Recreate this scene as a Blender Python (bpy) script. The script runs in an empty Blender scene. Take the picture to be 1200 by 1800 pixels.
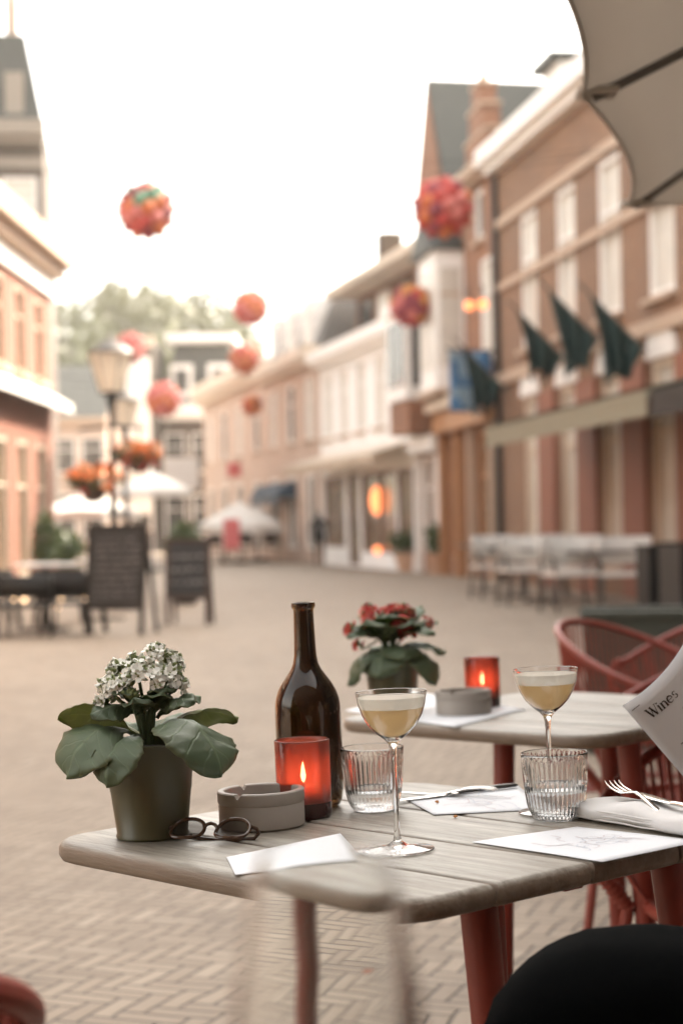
import bpy, bmesh, math, random
from mathutils import Vector, Matrix, noise
R = math.radians
C = bpy.context.scene.collection
SC = bpy.context.scene
# ------------------------------------------------------------------ camera
FPX, HOR, ROLL, CAMZ = 3300.0, 920.0, R(-1.0), 1.139
cam = bpy.data.cameras.new('camera'); co = bpy.data.objects.new('camera', cam); C.objects.link(co)
cam.lens = 36 * FPX / 1800; cam.sensor_width = 36; cam.sensor_fit = 'AUTO'
cam.shift_y = (HOR - 900) / 1800; cam.clip_start = 0.05; cam.clip_end = 2000
co.matrix_world = Matrix.Translation((0, 0, CAMZ)) @ Matrix.Rotation(R(90), 4, 'X') @ Matrix.Rotation(ROLL, 4, 'Z')
cam.dof.use_dof = True; cam.dof.focus_distance = 2.32
cam.dof.aperture_fstop = 66 / 14.5
SC.camera = co
RT = Vector((math.cos(ROLL), 0, math.sin(ROLL))); UP = Vector((-math.sin(ROLL), 0, math.cos(ROLL)))
CAM = Vector((0, 0, CAMZ))
def ray(px, py): return Vector((0, 1, 0)) + RT * ((px - 600) / FPX) + UP * ((HOR - py) / FPX)
def at(px, py, Y): return CAM + ray(px, py) * Y
def ground(px, py, z=0):
    d = ray(px, py); return CAM + d * ((z - CAMZ) / d.z)
TILT = R(1.5)
def plane_hit(px, py, z0, x0, extra=0):          # hit on a tilted table surface
    d = ray(px, py); k = math.tan(TILT)
    t = (z0 + extra - k * x0 - CAMZ) / (d.z - k * d.x)
    return CAM + d * t
# ------------------------------------------------------------------ world, sun, exposure
SUN_EL, SUN_AZ = R(38), R(50)                    # azimuth clockwise from +Y
w = bpy.data.worlds.new('World'); SC.world = w; w.use_nodes = True
nt = w.node_tree; nt.nodes.clear()
sky = nt.nodes.new('ShaderNodeTexSky'); sky.sky_type = 'NISHITA'; sky.sun_disc = False
sky.sun_elevation = SUN_EL; sky.sun_rotation = SUN_AZ; sky.dust_density = 4.0; sky.air_density = 1.0; sky.ozone_density = 0.6
hs = nt.nodes.new('ShaderNodeHueSaturation'); hs.inputs['Saturation'].default_value = 0.25
mx = nt.nodes.new('ShaderNodeMix'); mx.data_type = 'RGBA'; mx.blend_type = 'MULTIPLY'; mx.inputs[0].default_value = 1
mx.inputs[7].default_value = (1.0, 0.94, 0.85, 1)
bg = nt.nodes.new('ShaderNodeBackground'); bg.inputs[1].default_value = 0.15
ow = nt.nodes.new('ShaderNodeOutputWorld')
nt.links.new(sky.outputs[0], hs.inputs['Color']); nt.links.new(hs.outputs[0], mx.inputs[6])
nt.links.new(mx.outputs[2], bg.inputs[0]); nt.links.new(bg.outputs[0], ow.inputs[0])
sl = bpy.data.lights.new('sun', 'SUN'); sl.energy = 2.0; sl.angle = R(0.55); sl.color = (1.0, 0.86, 0.70)
so = bpy.data.objects.new('sun', sl); C.objects.link(so)
sd = Vector((math.sin(SUN_AZ) * math.cos(SUN_EL), math.cos(SUN_AZ) * math.cos(SUN_EL), math.sin(SUN_EL)))
so.rotation_euler = sd.to_track_quat('Z', 'Y').to_euler(); so.location = (0, 0, 30)
SC.view_settings.view_transform = 'Standard'; SC.view_settings.look = 'None'
SC.view_settings.exposure = 2.6; SC.view_settings.gamma = 1.0
cy = SC.cycles
cy.use_denoising = True; cy.max_bounces = 14; cy.transmission_bounces = 12; cy.transparent_max_bounces = 12
cy.glossy_bounces = 6; cy.diffuse_bounces = 4; cy.sample_clamp_indirect = 8; cy.caustics_refractive = True; cy.caustics_reflective = False

# ------------------------------------------------------------------ materials
class NT:
    def __init__(s, name):
        s.m = bpy.data.materials.new(name); s.m.use_nodes = True; s.t = s.m.node_tree
        s.b = s.t.nodes['Principled BSDF']; s.out = s.t.nodes['Material Output']
    def n(s, typ, **k):
        x = s.t.nodes.new(typ)
        for a, v in k.items(): setattr(x, a, v)
        return x
    def l(s, a, b): s.t.links.new(a, b)
    def math(s, op, a, b=None, c=None):
        x = s.n('ShaderNodeMath', operation=op)
        for i, v in enumerate((a, b, c)):
            if v is None: continue
            if isinstance(v, (int, float)): x.inputs[i].default_value = v
            else: s.l(v, x.inputs[i])
        return x.outputs[0]
    def mix(s, fac, a, b, mode='MIX'):
        x = s.n('ShaderNodeMix', data_type='RGBA', blend_type=mode)
        for i, v in ((0, fac), (6, a), (7, b)):
            if isinstance(v, (int, float)): x.inputs[i].default_value = v
            elif isinstance(v, (tuple, list)): x.inputs[i].default_value = (*v[:3], 1)
            else: s.l(v, x.inputs[i])
        return x.outputs[2]
    def coord(s, scale=(1, 1, 1), kind='Object', rot=(0, 0, 0)):
        tc = s.n('ShaderNodeTexCoord'); mp = s.n('ShaderNodeMapping')
        mp.inputs['Scale'].default_value = scale; mp.inputs['Rotation'].default_value = rot
        s.l(tc.outputs[kind], mp.inputs['Vector']); return mp.outputs[0]
    def noise(s, vec, scale, detail=4, rough=.55):
        x = s.n('ShaderNodeTexNoise'); x.inputs['Scale'].default_value = scale
        x.inputs['Detail'].default_value = detail; x.inputs['Roughness'].default_value = rough
        s.l(vec, x.inputs['Vector']); return x.outputs['Fac']
    def ramp(s, fac, stops):
        x = s.n('ShaderNodeValToRGB'); e = x.color_ramp.elements
        while len(e) < len(stops): e.new(.5)
        for i, (p, c) in enumerate(stops):
            e[i].position = p; e[i].color = (*c, 1) if len(c) == 3 else c
        s.l(fac, x.inputs[0]); return x.outputs[0]
    def bump(s, h, strength=.3, dist=.01):
        x = s.n('ShaderNodeBump'); x.inputs['Strength'].default_value = strength; x.inputs['Distance'].default_value = dist
        s.l(h, x.inputs['Height']); s.l(x.outputs[0], s.b.inputs['Normal'])
    def base(s, v):
        if isinstance(v, (tuple, list)): s.b.inputs['Base Color'].default_value = (*v[:3], 1)
        else: s.l(v, s.b.inputs['Base Color'])
    def set(s, **k):
        for a, v in k.items(): s.b.inputs[a.replace('_', ' ')].default_value = v
_pl = {}
def plain(name, col, rough=.6, metal=0, var=.18, scale=18, bump=.12, **k):
    if name in _pl: return _pl[name]
    q = NT(name); v = q.coord()
    n = q.noise(v, scale, 5)
    q.base(q.mix(n, tuple(c * (1 - var) for c in col), tuple(min(1, c * (1 + var)) for c in col)))
    q.set(Roughness=rough, Metallic=metal)
    for a, vv in k.items(): q.b.inputs[a.replace('_', ' ')].default_value = vv
    if bump: q.bump(q.noise(v, scale * 6, 3), bump, .004)
    _pl[name] = q.m; return q.m
def brick(name, c1, c2, mortar, scale=1.0, soot=.42):
    q = NT(name); tc = q.n('ShaderNodeTexCoord'); sx = q.n('ShaderNodeSeparateXYZ'); q.l(tc.outputs['Object'], sx.inputs[0])
    cb = q.n('ShaderNodeCombineXYZ'); q.l(q.math('ADD', sx.outputs[0], sx.outputs[1]), cb.inputs[0]); q.l(sx.outputs[2], cb.inputs[1])
    bt = q.n('ShaderNodeTexBrick'); q.l(cb.outputs[0], bt.inputs['Vector'])
    bt.inputs['Color1'].default_value = (*c1, 1); bt.inputs['Color2'].default_value = (*c2, 1); bt.inputs['Mortar'].default_value = (*mortar, 1)
    bt.inputs['Scale'].default_value = scale; bt.inputs['Mortar Size'].default_value = .006
    bt.inputs['Brick Width'].default_value = .22; bt.inputs['Row Height'].default_value = .065
    n = q.noise(tc.outputs['Object'], .9, 6)
    q.base(q.mix(q.ramp(n, [(.35, (0, 0, 0)), (.75, (soot,) * 3)]), bt.outputs['Color'], (.12, .09, .075)))
    q.set(Roughness=.85); q.bump(bt.outputs['Fac'], -.3, .01); return q.m
def glass(name, col=(1, 1, 1), rough=0.0, ior=1.48):
    q = NT(name); q.base(col); q.set(Roughness=rough, IOR=ior, Transmission_Weight=1.0); return q.m

# brick paving laid in herringbone
def paving():
    q = NT('herringbone_paving'); n_ = 3; W = .058
    tc = q.coord((1 / W, 1 / W, 1), 'Object', (0, 0, R(20)))
    sx = q.n('ShaderNodeSeparateXYZ')
    wob = q.n('ShaderNodeTexNoise'); wob.inputs['Scale'].default_value = .12; q.l(tc, wob.inputs['Vector'])
    vm = q.n('ShaderNodeVectorMath', operation='MULTIPLY_ADD'); q.l(wob.outputs['Color'], vm.inputs[0])
    vm.inputs[1].default_value = (1.1, 1.1, 0); q.l(tc, vm.inputs[2]); q.l(vm.outputs[0], sx.inputs[0])
    x, y = sx.outputs[0], sx.outputs[1]
    i, j = q.math('FLOOR', x), q.math('FLOOR', y); fx, fy = q.math('FRACT', x), q.math('FRACT', y)
    k = q.math('FLOORED_MODULO', q.math('SUBTRACT', i, j), 2 * n_)
    hz = q.math('LESS_THAN', k, n_ - .5)
    ku = q.math('SUBTRACT', 2 * n_ - 1, k)
    def sel(a, b): return q.math('ADD', q.math('MULTIPLY', hz, a), q.math('MULTIPLY', q.math('SUBTRACT', 1, hz), b))
    u = sel(q.math('ADD', k, fx), q.math('ADD', ku, fy)); v = sel(fy, fx)
    bi = sel(q.math('SUBTRACT', i, k), i); bj = sel(j, q.math('SUBTRACT', j, ku))
    du = q.math('MINIMUM', u, q.math('SUBTRACT', n_, u)); dv = q.math('MINIMUM', v, q.math('SUBTRACT', 1, v))
    d = q.math('MINIMUM', du, dv)
    cb = q.n('ShaderNodeCombineXYZ'); q.l(bi, cb.inputs[0]); q.l(bj, cb.inputs[1]); q.l(hz, cb.inputs[2])
    wn = q.n('ShaderNodeTexWhiteNoise', noise_dimensions='3D'); q.l(cb.outputs[0], wn.inputs['Vector'])
    col = q.ramp(wn.outputs['Value'], [(0, (.185, .14, .10)), (.35, (.28, .217, .158)), (.7, (.345, .275, .203)), (1, (.42, .343, .262))])
    big = q.noise(q.coord((1, 1, 1)), .35, 6); sm = q.noise(tc, 3.0, 4)
    col = q.mix(.55, col, q.mix(big, (.185, .142, .102), (.415, .33, .245)))
    col = q.mix(q.math('MULTIPLY', sm, .35), col, (.25, .20, .155))
    st = q.noise(q.coord((1, 1, 1)), 1.7, 7, .7); col = q.mix(q.ramp(st, [(.52, (0, 0, 0)), (.72, (.55, .55, .55))]), col, (.15, .115, .085))
    mm = q.n('ShaderNodeMapRange'); mm.inputs[1].default_value = .03; mm.inputs[2].default_value = .13; q.l(d, mm.inputs[0])
    joint = mm.outputs[0]
    q.base(q.mix(joint, (.09, .073, .057), col))
    q.set(Roughness=.72)
    hgt = q.math('ADD', joint, q.math('MULTIPLY', wn.outputs['Value'], .35)); q.bump(hgt, .7, .006)
    return q.m
def wood_grey():
    q = NT('weathered_wood'); oi = q.n('ShaderNodeObjectInfo')
    tc = q.n('ShaderNodeTexCoord'); mp = q.n('ShaderNodeMapping'); q.l(tc.outputs['Object'], mp.inputs['Vector'])
    mp.inputs['Scale'].default_value = (2.2, 26, 26)
    ad = q.n('ShaderNodeVectorMath', operation='ADD'); cb = q.n('ShaderNodeCombineXYZ')
    for a in range(3): q.l(q.math('MULTIPLY', oi.outputs['Random'], 37.0), cb.inputs[a])
    q.l(mp.outputs[0], ad.inputs[0]); q.l(cb.outputs[0], ad.inputs[1]); v = ad.outputs[0]
    g = q.noise(v, 1.6, 8, .65); g2 = q.noise(v, 6.5, 6, .7)
    blot = q.noise(tc.outputs['Object'], 9, 5)
    col = q.ramp(g, [(.28, (.10, .085, .065)), (.42, (.245, .222, .183)), (.56, (.37, .345, .295)), (.74, (.52, .495, .44))])
    col = q.mix(q.ramp(g2, [(.35, (.55, .55, .55)), (.5, (0, 0, 0))]), col, (.12, .09, .065))
    col = q.mix(q.ramp(blot, [(.4, (0, 0, 0)), (.75, (.45, .45, .45))]), col, (.23, .18, .135))
    vm = q.n('ShaderNodeSeparateXYZ'); q.l(tc.outputs['Normal'], vm.inputs[0])
    side = q.ramp(vm.outputs[2], [(.35, (.75, .75, .75)), (.8, (0, 0, 0))])
    col = q.mix(side, col, q.mix(g, (.13, .085, .055), (.30, .215, .15)))
    q.base(col); q.set(Roughness=.42); q.bump(q.math('ADD', g, q.math('MULTIPLY', g2, .7)), .6, .004)
    return q.m
def leaf_mat(name, a, b, tr, veins=False):
    q = NT(name); v = q.coord(); n = q.noise(v, 28, 5)
    oi = q.n('ShaderNodeObjectInfo')
    c = q.mix(n, a, b); c = q.mix(q.math('MULTIPLY', oi.outputs['Random'], .45), c, tuple(min(1, x * 1.7) for x in b))
    q.set(Roughness=.48); h = q.noise(v, 70, 4)
    if veins:
        at_ = q.n('ShaderNodeAttribute'); at_.attribute_name = 'leaf_tv'; sx = q.n('ShaderNodeSeparateXYZ'); q.l(at_.outputs['Vector'], sx.inputs[0])
        av = q.math('ABSOLUTE', sx.outputs[1]); wob = q.math('MULTIPLY', q.math('SUBTRACT', q.noise(v, 60, 2), .5), .25)
        mid = q.math('SUBTRACT', 1, q.math('MINIMUM', 1, q.math('DIVIDE', av, .07)))
        fr = q.math('FRACT', q.math('ADD', q.math('SUBTRACT', q.math('MULTIPLY', sx.outputs[0], 6), q.math('MULTIPLY', av, 1.5)), wob))
        sv = q.math('SUBTRACT', 1, q.math('MINIMUM', 1, q.math('DIVIDE', q.math('ABSOLUTE', q.math('SUBTRACT', fr, .5)), .09)))
        vn = q.math('MAXIMUM', mid, q.math('MULTIPLY', sv, .55))
        c = q.mix(q.math('MULTIPLY', vn, .45), c, tuple(min(1, x * 2.2) for x in b))
        edge = q.math('MULTIPLY', q.math('POWER', av, 9), .5); c = q.mix(edge, c, (.17, .15, .07))
        sp = q.ramp(q.noise(v, 95, 5), [(.66, (0, 0, 0)), (.74, (.55, .55, .55))]); c = q.mix(sp, c, (.12, .105, .05))
        h = q.math('SUBTRACT', q.math('MULTIPLY', h, .6), vn)
    q.base(c); q.bump(h, .45 if veins else .25, .002)
    t = q.n('ShaderNodeBsdfTranslucent'); t.inputs[0].default_value = (*tr, 1)
    ms = q.n('ShaderNodeMixShader'); ms.inputs[0].default_value = .28 if veins else .22
    q.l(q.b.outputs[0], ms.inputs[1]); q.l(t.outputs[0], ms.inputs[2]); q.l(ms.outputs[0], q.out.inputs[0]); return q.m
def emis(name, col, s):
    q = NT(name); q.base(col); q.b.inputs['Emission Color'].default_value = (*col, 1); q.b.inputs['Emission Strength'].default_value = s; return q.m
def red_glass():
    q = NT('red_candle_glass')
    tp = q.n('ShaderNodeBsdfTransparent'); tp.inputs[0].default_value = (.88, .42, .33, 1)
    tl = q.n('ShaderNodeBsdfTranslucent'); tl.inputs[0].default_value = (.72, .20, .13, 1)
    df = q.n('ShaderNodeBsdfDiffuse'); df.inputs[0].default_value = (.40, .11, .08, 1)
    gl = q.n('ShaderNodeBsdfGlossy'); gl.inputs['Roughness'].default_value = .06
    a = q.n('ShaderNodeMixShader'); a.inputs[0].default_value = .5; q.l(tp.outputs[0], a.inputs[1]); q.l(tl.outputs[0], a.inputs[2])
    c = q.n('ShaderNodeMixShader'); c.inputs[0].default_value = .42; q.l(a.outputs[0], c.inputs[1]); q.l(df.outputs[0], c.inputs[2])
    fr = q.n('ShaderNodeFresnel'); fr.inputs[0].default_value = 1.45
    e = q.n('ShaderNodeMixShader'); q.l(fr.outputs[0], e.inputs[0]); q.l(c.outputs[0], e.inputs[1]); q.l(gl.outputs[0], e.inputs[2])
    q.l(e.outputs[0], q.out.inputs[0]); return q.m
def liquid():
    q = NT('cloudy_cocktail'); v = q.coord(); n = q.noise(v, 45, 4)
    q.base(q.mix(n, (.97, .76, .48), (.99, .82, .55))); q.set(Roughness=.12)
    t = q.n('ShaderNodeBsdfTranslucent'); t.inputs[0].default_value = (.99, .85, .60, 1); ms = q.n('ShaderNodeMixShader'); ms.inputs[0].default_value = .8
    q.l(q.b.outputs[0], ms.inputs[1]); q.l(t.outputs[0], ms.inputs[2]); q.l(ms.outputs[0], q.out.inputs[0]); return q.m
def foam_mat():
    q = NT('cocktail_foam'); q.base((.88, .85, .79)); q.set(Roughness=.85); q.bump(q.noise(q.coord(), 900, 3), .2, .001)
    t = q.n('ShaderNodeBsdfTranslucent'); t.inputs[0].default_value = (.97, .95, .90, 1); ms = q.n('ShaderNodeMixShader'); ms.inputs[0].default_value = .6
    q.l(q.b.outputs[0], ms.inputs[1]); q.l(t.outputs[0], ms.inputs[2]); q.l(ms.outputs[0], q.out.inputs[0]); return q.m
def chalk(name, base, col, scale):
    q = NT(name); v = q.coord((1, 1, 1)); n = q.noise(v, 6, 5)
    q.base(q.mix(q.ramp(n, [(.45, (0, 0, 0)), (.8, (.35, .35, .35))]), base, col)); q.set(Roughness=.6); return q.m
def canvas_mat():
    q = NT('taupe_canvas'); v = q.coord(); c = q.mix(q.noise(v, 3, 5), (.56, .53, .485), (.62, .585, .54)); q.base(c); q.set(Roughness=.9)
    w1 = q.noise(q.coord((900, 900, 90)), 1, 2); q.bump(w1, .15, .001)
    t = q.n('ShaderNodeBsdfTranslucent'); t.inputs[0].default_value = (.60, .555, .50, 1); ms = q.n('ShaderNodeMixShader'); ms.inputs[0].default_value = .5
    q.l(q.b.outputs[0], ms.inputs[1]); q.l(t.outputs[0], ms.inputs[2]); q.l(ms.outputs[0], q.out.inputs[0]); return q.m
def opal():
    q = NT('opal_glass'); q.base((.85, .80, .72)); q.set(Roughness=.3)
    t = q.n('ShaderNodeBsdfTranslucent'); t.inputs[0].default_value = (.9, .85, .76, 1); ms = q.n('ShaderNodeMixShader'); ms.inputs[0].default_value = .6
    q.l(q.b.outputs[0], ms.inputs[1]); q.l(t.outputs[0], ms.inputs[2]); q.l(ms.outputs[0], q.out.inputs[0]); return q.m
M = dict(
    pave=paving(), wood=wood_grey(),
    red=plain('brick_red_paint', (.25, .042, .026), .42, var=.2, scale=30),
    cord=plain('red_cord', (.27, .05, .03), .7, var=.25, scale=60),
    olive=plain('olive_enamel', (.086, .080, .036), .36, var=.1, scale=9, bump=.03),
    soil=plain('potting_soil', (.03, .022, .016), .95, var=.5, scale=60, bump=.8),
    leafd=leaf_mat('succulent_leaf', (.062, .095, .052), (.12, .16, .092), (.22, .30, .08), True),
    leafl=leaf_mat('pale_succulent_leaf', (.13, .16, .065), (.21, .23, .10), (.34, .4, .11), True),
    stem=plain('green_stem', (.10, .15, .07), .6),
    bud=plain('green_bud', (.22, .26, .11), .6), petal=plain('white_petal', (.88, .88, .81), .6, var=.06, bump=0),
    redpet=plain('red_petal', (.55, .035, .03), .55, var=.25, bump=0), pinkpet=plain('pink_petal', (.75, .32, .24), .6, var=.2, bump=0),
    amber=glass('amber_bottle_glass', (.14, .08, .026), 0.0, 1.5), clear=glass('clear_glass', (.985, .99, .985), 0.0, 1.46),
    water=glass('water', (.98, .99, 1.0), 0.0, 1.33),
    redglass=red_glass(), wax=plain('candle_wax', (.75, .62, .48), .5, var=.04, bump=0, Subsurface_Weight=.5), wick=plain('wick', (.02, .018, .015), .9),
    darkbase=plain('dark_glass_base', (.045, .012, .01), .12, bump=0),
    flame=emis('candle_flame', (1.0, .76, .50), 30), stone=plain('grey_ceramic', (.37, .335, .30), .55, var=.06, scale=40, bump=.05),
    foam=foam_mat(), liquid=liquid(),
    steel=plain('cutlery_steel', (.62, .60, .57), .16, 1, var=.05, bump=.02), blacksteel=plain('dark_steel', (.06, .055, .05), .35, .6),
    paper=plain('white_paper', (.82, .845, .88), .7, var=.02, scale=8, bump=.03), ink=plain('black_ink', (.035, .025, .022), .6, bump=0),
    faint=plain('pale_pink_print', (.70, .66, .68), .7, bump=0), faintg=plain('pale_grey_print', (.66, .70, .77), .7, bump=0),
    napkin=plain('white_linen', (.76, .745, .73), .85, var=.03, scale=20, bump=.2),
    tort=plain('tortoise_acetate', (.075, .04, .024), .10, var=.85, scale=90, bump=0), lens=plain('dark_lens', (.03, .022, .018), .05, bump=0, Alpha=.42),
    black=plain('black_denim', (.0013, .0016, .0018), .95, var=.25, scale=120, bump=.15, Specular_IOR_Level=.04),
    skin=plain('skin', (.52, .31, .22), .5, var=.08, scale=14), jumper=plain('grey_jumper', (.22, .21, .20), .9), hair=plain('brown_hair', (.05, .03, .018), .5, var=.4, scale=90),
    canvas=canvas_mat(), pole=plain('grey_metal', (.13, .12, .11), .45, .5),
    white=plain('white_paint', (.84, .82, .785), .5, var=.06, scale=3), cream=plain('cream_paint', (.62, .52, .41), .55, var=.08, scale=3),
    creamdk=plain('sandstone_trim', (.46, .34, .25), .7, var=.1, scale=4),
    hotel=brick('brown_brick', (.27, .142, .078), (.20, .102, .056), (.30, .225, .155)), redbrick=brick('red_brick', (.31, .13, .066), (.23, .088, .044), (.32, .24, .165)),
    pinkbrick=brick('salmon_brick', (.27, .088, .05), (.22, .07, .038), (.30, .2, .15), soot=.12), palebrick=brick('pale_brick', (.56, .42, .34), (.49, .36, .28), (.58, .5, .43), soot=.12),
    greybrick=brick('grey_brick', (.085, .066, .05), (.062, .05, .038), (.13, .11, .09)),
    slate=plain('slate', (.042, .044, .037), .55, var=.25, scale=6), tile=plain('clay_tile', (.38, .13, .07), .7, var=.3, scale=8), brown=plain('brown_boards', (.17, .10, .065), .7, var=.2, scale=5),
    roofdk=plain('dark_roof', (.13, .12, .11), .6, var=.2, scale=5), timber=plain('orange_timber', (.40, .20, .09), .5, var=.2, scale=5),
    pane=plain('window_pane', (.06, .062, .06), .06, bump=0, var=.4, scale=1.2), blind=plain('pale_blind', (.58, .545, .48), .3, bump=0, var=.3, scale=1.6), shop=plain('shop_interior', (.20, .145, .10), .15, bump=0, var=.6, scale=1.5),
    greytrim=plain('weathered_trim', (.26, .225, .185), .7), whitewash=plain('white_render', (.88, .875, .86), .7, var=.03, scale=2), redshade=plain('red_painted_pier', (.24, .085, .044), .6, var=.3, scale=2), flag=plain('dark_green_flag', (.012, .032, .030), .8, var=.3, scale=6), blue=plain('blue_awning_cloth', (.02, .045, .075), .7, var=.2), awn=plain('sage_awning', (.27, .25, .18), .8, var=.08, scale=3), awnd=plain('dark_awning', (.035, .028, .022), .8),
    slatebd=chalk('chalkboard', (.034, .036, .038), (.075, .075, .075), 1), darkwood=plain('dark_wood', (.06, .035, .025), .5, var=.3), chalkw=plain('chalk', (.24, .24, .235), .9),
    blackm=plain('black_metal', (.012, .012, .012), .45, .3), wicker=plain('black_wicker', (.014, .013, .012), .7), lampglass=opal(),
    green=leaf_mat('shrub_leaf', (.035, .06, .02), (.07, .10, .035), (.12, .18, .03)), orangef=plain('orange_blossom', (.75, .23, .06), .6, var=.3, bump=0), redf=plain('red_blossom', (.6, .06, .04), .6, var=.3, bump=0),
    bark=plain('bark', (.10, .075, .055), .9, var=.4, bump=.5), treel=leaf_mat('tree_leaf', (.045, .055, .012), (.09, .095, .025), (.17, .175, .03)), treel2=leaf_mat('dark_tree_leaf', (.024, .035, .009), (.056, .066, .02), (.11, .12, .025)),
    glint_bead=emis('sun_glint_glow', (1.0, .66, .38), .9), orangelight=emis('orange_lamp_glow', (1.0, .26, .09), .55), pink=plain('pink_cloth', (.62, .16, .16), .8), cloth=plain('white_canvas', (.72, .70, .66), .9, var=.04), terra=plain('terracotta', (.48, .30, .20), .8, var=.15),
    bo=plain('orange_paper', (.50, .13, .04), .7, bump=0), br=plain('red_paper', (.42, .045, .035), .7, bump=0), bp=plain('pink_paper', (.50, .14, .12), .7, bump=0), bm=plain('maroon_paper', (.22, .035, .05), .7, bump=0), bg=plain('green_paper', (.10, .22, .14), .7, bump=0), by=plain('amber_paper', (.52, .21, .05), .7, bump=0),
    bluef=plain('blue_print', (.05, .16, .32), .7, var=.3), bluel=plain('pale_blue_print', (.22, .33, .42), .7, var=.3),
)
# ------------------------------------------------------------------ mesh helpers
def tag(o, label=None, cat=None, group=None, kind=None):
    for k, v in (('label', label), ('category', cat), ('group', group), ('kind', kind)):
        if v: o[k] = v
    return o
def empty(name, loc=(0, 0, 0), rz=0, label=None, cat=None, group=None):
    o = bpy.data.objects.new(name, None); C.objects.link(o); o.empty_display_size = .1
    o.location = loc; o.rotation_euler = (0, 0, rz); return tag(o, label, cat, group)
def copy_tree(o, parent=None):
    c = o.copy(); C.objects.link(c)
    if parent: c.parent = parent
    for ch in list(o.children): copy_tree(ch, c)
    return c
class MB:
    def __init__(s): s.b = bmesh.new(); s.mats = []
    def mi(s, m):
        if m not in s.mats: s.mats.append(m)
        return s.mats.index(m)
    def face(s, pts, m, smooth=False):
        f = s.b.faces.new([s.b.verts.new(p) for p in pts]); f.material_index = s.mi(m); f.smooth = smooth; return f
    def grid(s, rows, m, smooth=True, closed=False, flip=False):
        vs = [[s.b.verts.new(p) for p in r] for r in rows]; k = s.mi(m); n = len(rows[0])
        for i in range(len(rows) - 1):
            for j in range(n if closed else n - 1):
                a = [vs[i][j], vs[i][(j + 1) % n], vs[i + 1][(j + 1) % n], vs[i + 1][j]]
                if flip: a.reverse()
                try: f = s.b.faces.new(a); f.material_index = k; f.smooth = smooth
                except ValueError: pass
        return vs
    def box(s, c, size, m, M4=None):
        x, y, z = [v / 2 for v in size]; c = Vector(c)
        P = [Vector(p) for p in ((-x, -y, -z), (x, -y, -z), (x, y, -z), (-x, y, -z), (-x, -y, z), (x, -y, z), (x, y, z), (-x, y, z))]
        if M4 is not None: P = [M4 @ p for p in P]
        v = [s.b.verts.new(p + c) for p in P]; k = s.mi(m)
        for q in ((0, 3, 2, 1), (4, 5, 6, 7), (0, 1, 5, 4), (1, 2, 6, 5), (2, 3, 7, 6), (3, 0, 4, 7)):
            s.b.faces.new([v[i] for i in q]).material_index = k
    def tube(s, pts, r, m, seg=8, closed=False, cap=True, flat=None):
        pts = [Vector(p) for p in pts]; n = len(pts); rows = []; prev = None
        for i, p in enumerate(pts):
            if closed: t = pts[(i + 1) % n] - pts[i - 1]
            else: t = pts[min(i + 1, n - 1)] - pts[max(i - 1, 0)]
            t.normalize()
            if prev is None:
                a = Vector((0, 0, 1)) if abs(t.z) < .9 else Vector((1, 0, 0)); u = t.cross(a).normalized()
            else: u = (prev - t * prev.dot(t)).normalized()
            prev = u; v = t.cross(u); rr = r[i] if isinstance(r, (list, tuple)) else r
            fu, fv = (flat if flat else (1, 1))
            rows.append([p + (u * math.cos(2 * math.pi * k / seg) * fu + v * math.sin(2 * math.pi * k / seg) * fv) * rr for k in range(seg)])
        if closed: rows.append(rows[0])
        vs = s.grid(rows, m, True, True)
        if cap and not closed:
            for e, q in ((vs[0], True), (vs[-1], False)):
                try: f = s.b.faces.new(list(reversed(e)) if q else e); f.material_index = s.mi(m)
                except ValueError: pass
    def support(s, prof, d):
        P = [Vector(p) for p in prof]; out = [P[0]]
        def ang(i): return (P[i] - P[i - 1]).angle(P[i + 1] - P[i], 0) if 0 < i < len(P) - 1 else 0
        for i in range(len(P) - 1):
            L = (P[i + 1] - P[i]).length; t = (P[i + 1] - P[i]).normalized()
            if L > 3 * d:
                if ang(i) > .5: out.append(P[i] + t * d)
                if ang(i + 1) > .5: out.append(P[i + 1] - t * d)
            out.append(P[i + 1])
        return [(p.x, p.y) for p in out]
    def lathe(s, prof, m, seg=48, c=(0, 0, 0), mod=None, flip=False, sup=None):
        c = Vector(c); rows = []
        if sup: prof = s.support(prof, sup)
        for k, (r, z) in enumerate(prof):
            rows.append([c + Vector(((r if not mod else r + mod(k, 2 * math.pi * a / seg)) * math.cos(2 * math.pi * a / seg),
                                     (r if not mod else r + mod(k, 2 * math.pi * a / seg)) * math.sin(2 * math.pi * a / seg), z)) for a in range(seg)])
        return s.grid(rows, m, True, True, flip)
    def prism(s, poly, z0, z1, m):
        n = len(poly); a = [s.b.verts.new((p[0], p[1], z0)) for p in poly]; b = [s.b.verts.new((p[0], p[1], z1)) for p in poly]; k = s.mi(m)
        s.b.faces.new(list(reversed(a))).material_index = k; s.b.faces.new(b).material_index = k
        for i in range(n): s.b.faces.new([a[i], a[(i + 1) % n], b[(i + 1) % n], b[i]]).material_index = k
    def build(s, name, parent=None, sharp=35, weld=True, fix=True):
        if weld: bmesh.ops.remove_doubles(s.b, verts=s.b.verts, dist=1e-6)
        if fix: bmesh.ops.recalc_face_normals(s.b, faces=s.b.faces)
        me = bpy.data.meshes.new(name); s.b.to_mesh(me); s.b.free()
        for m in s.mats: me.materials.append(m)
        if sharp: me.set_sharp_from_angle(angle=R(sharp))
        o = bpy.data.objects.new(name, me); C.objects.link(o)
        if parent: o.parent = parent
        return o
def struct(o): o['kind'] = 'structure'; return o
rnd = random.Random(7)

# ------------------------------------------------------------------ ground
mb = MB(); mb.face([(-400, -30, 0), (400, -30, 0), (400, 700, 0), (-400, 700, 0)], M['pave'])
struct(mb.build('street_paving'))

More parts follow.
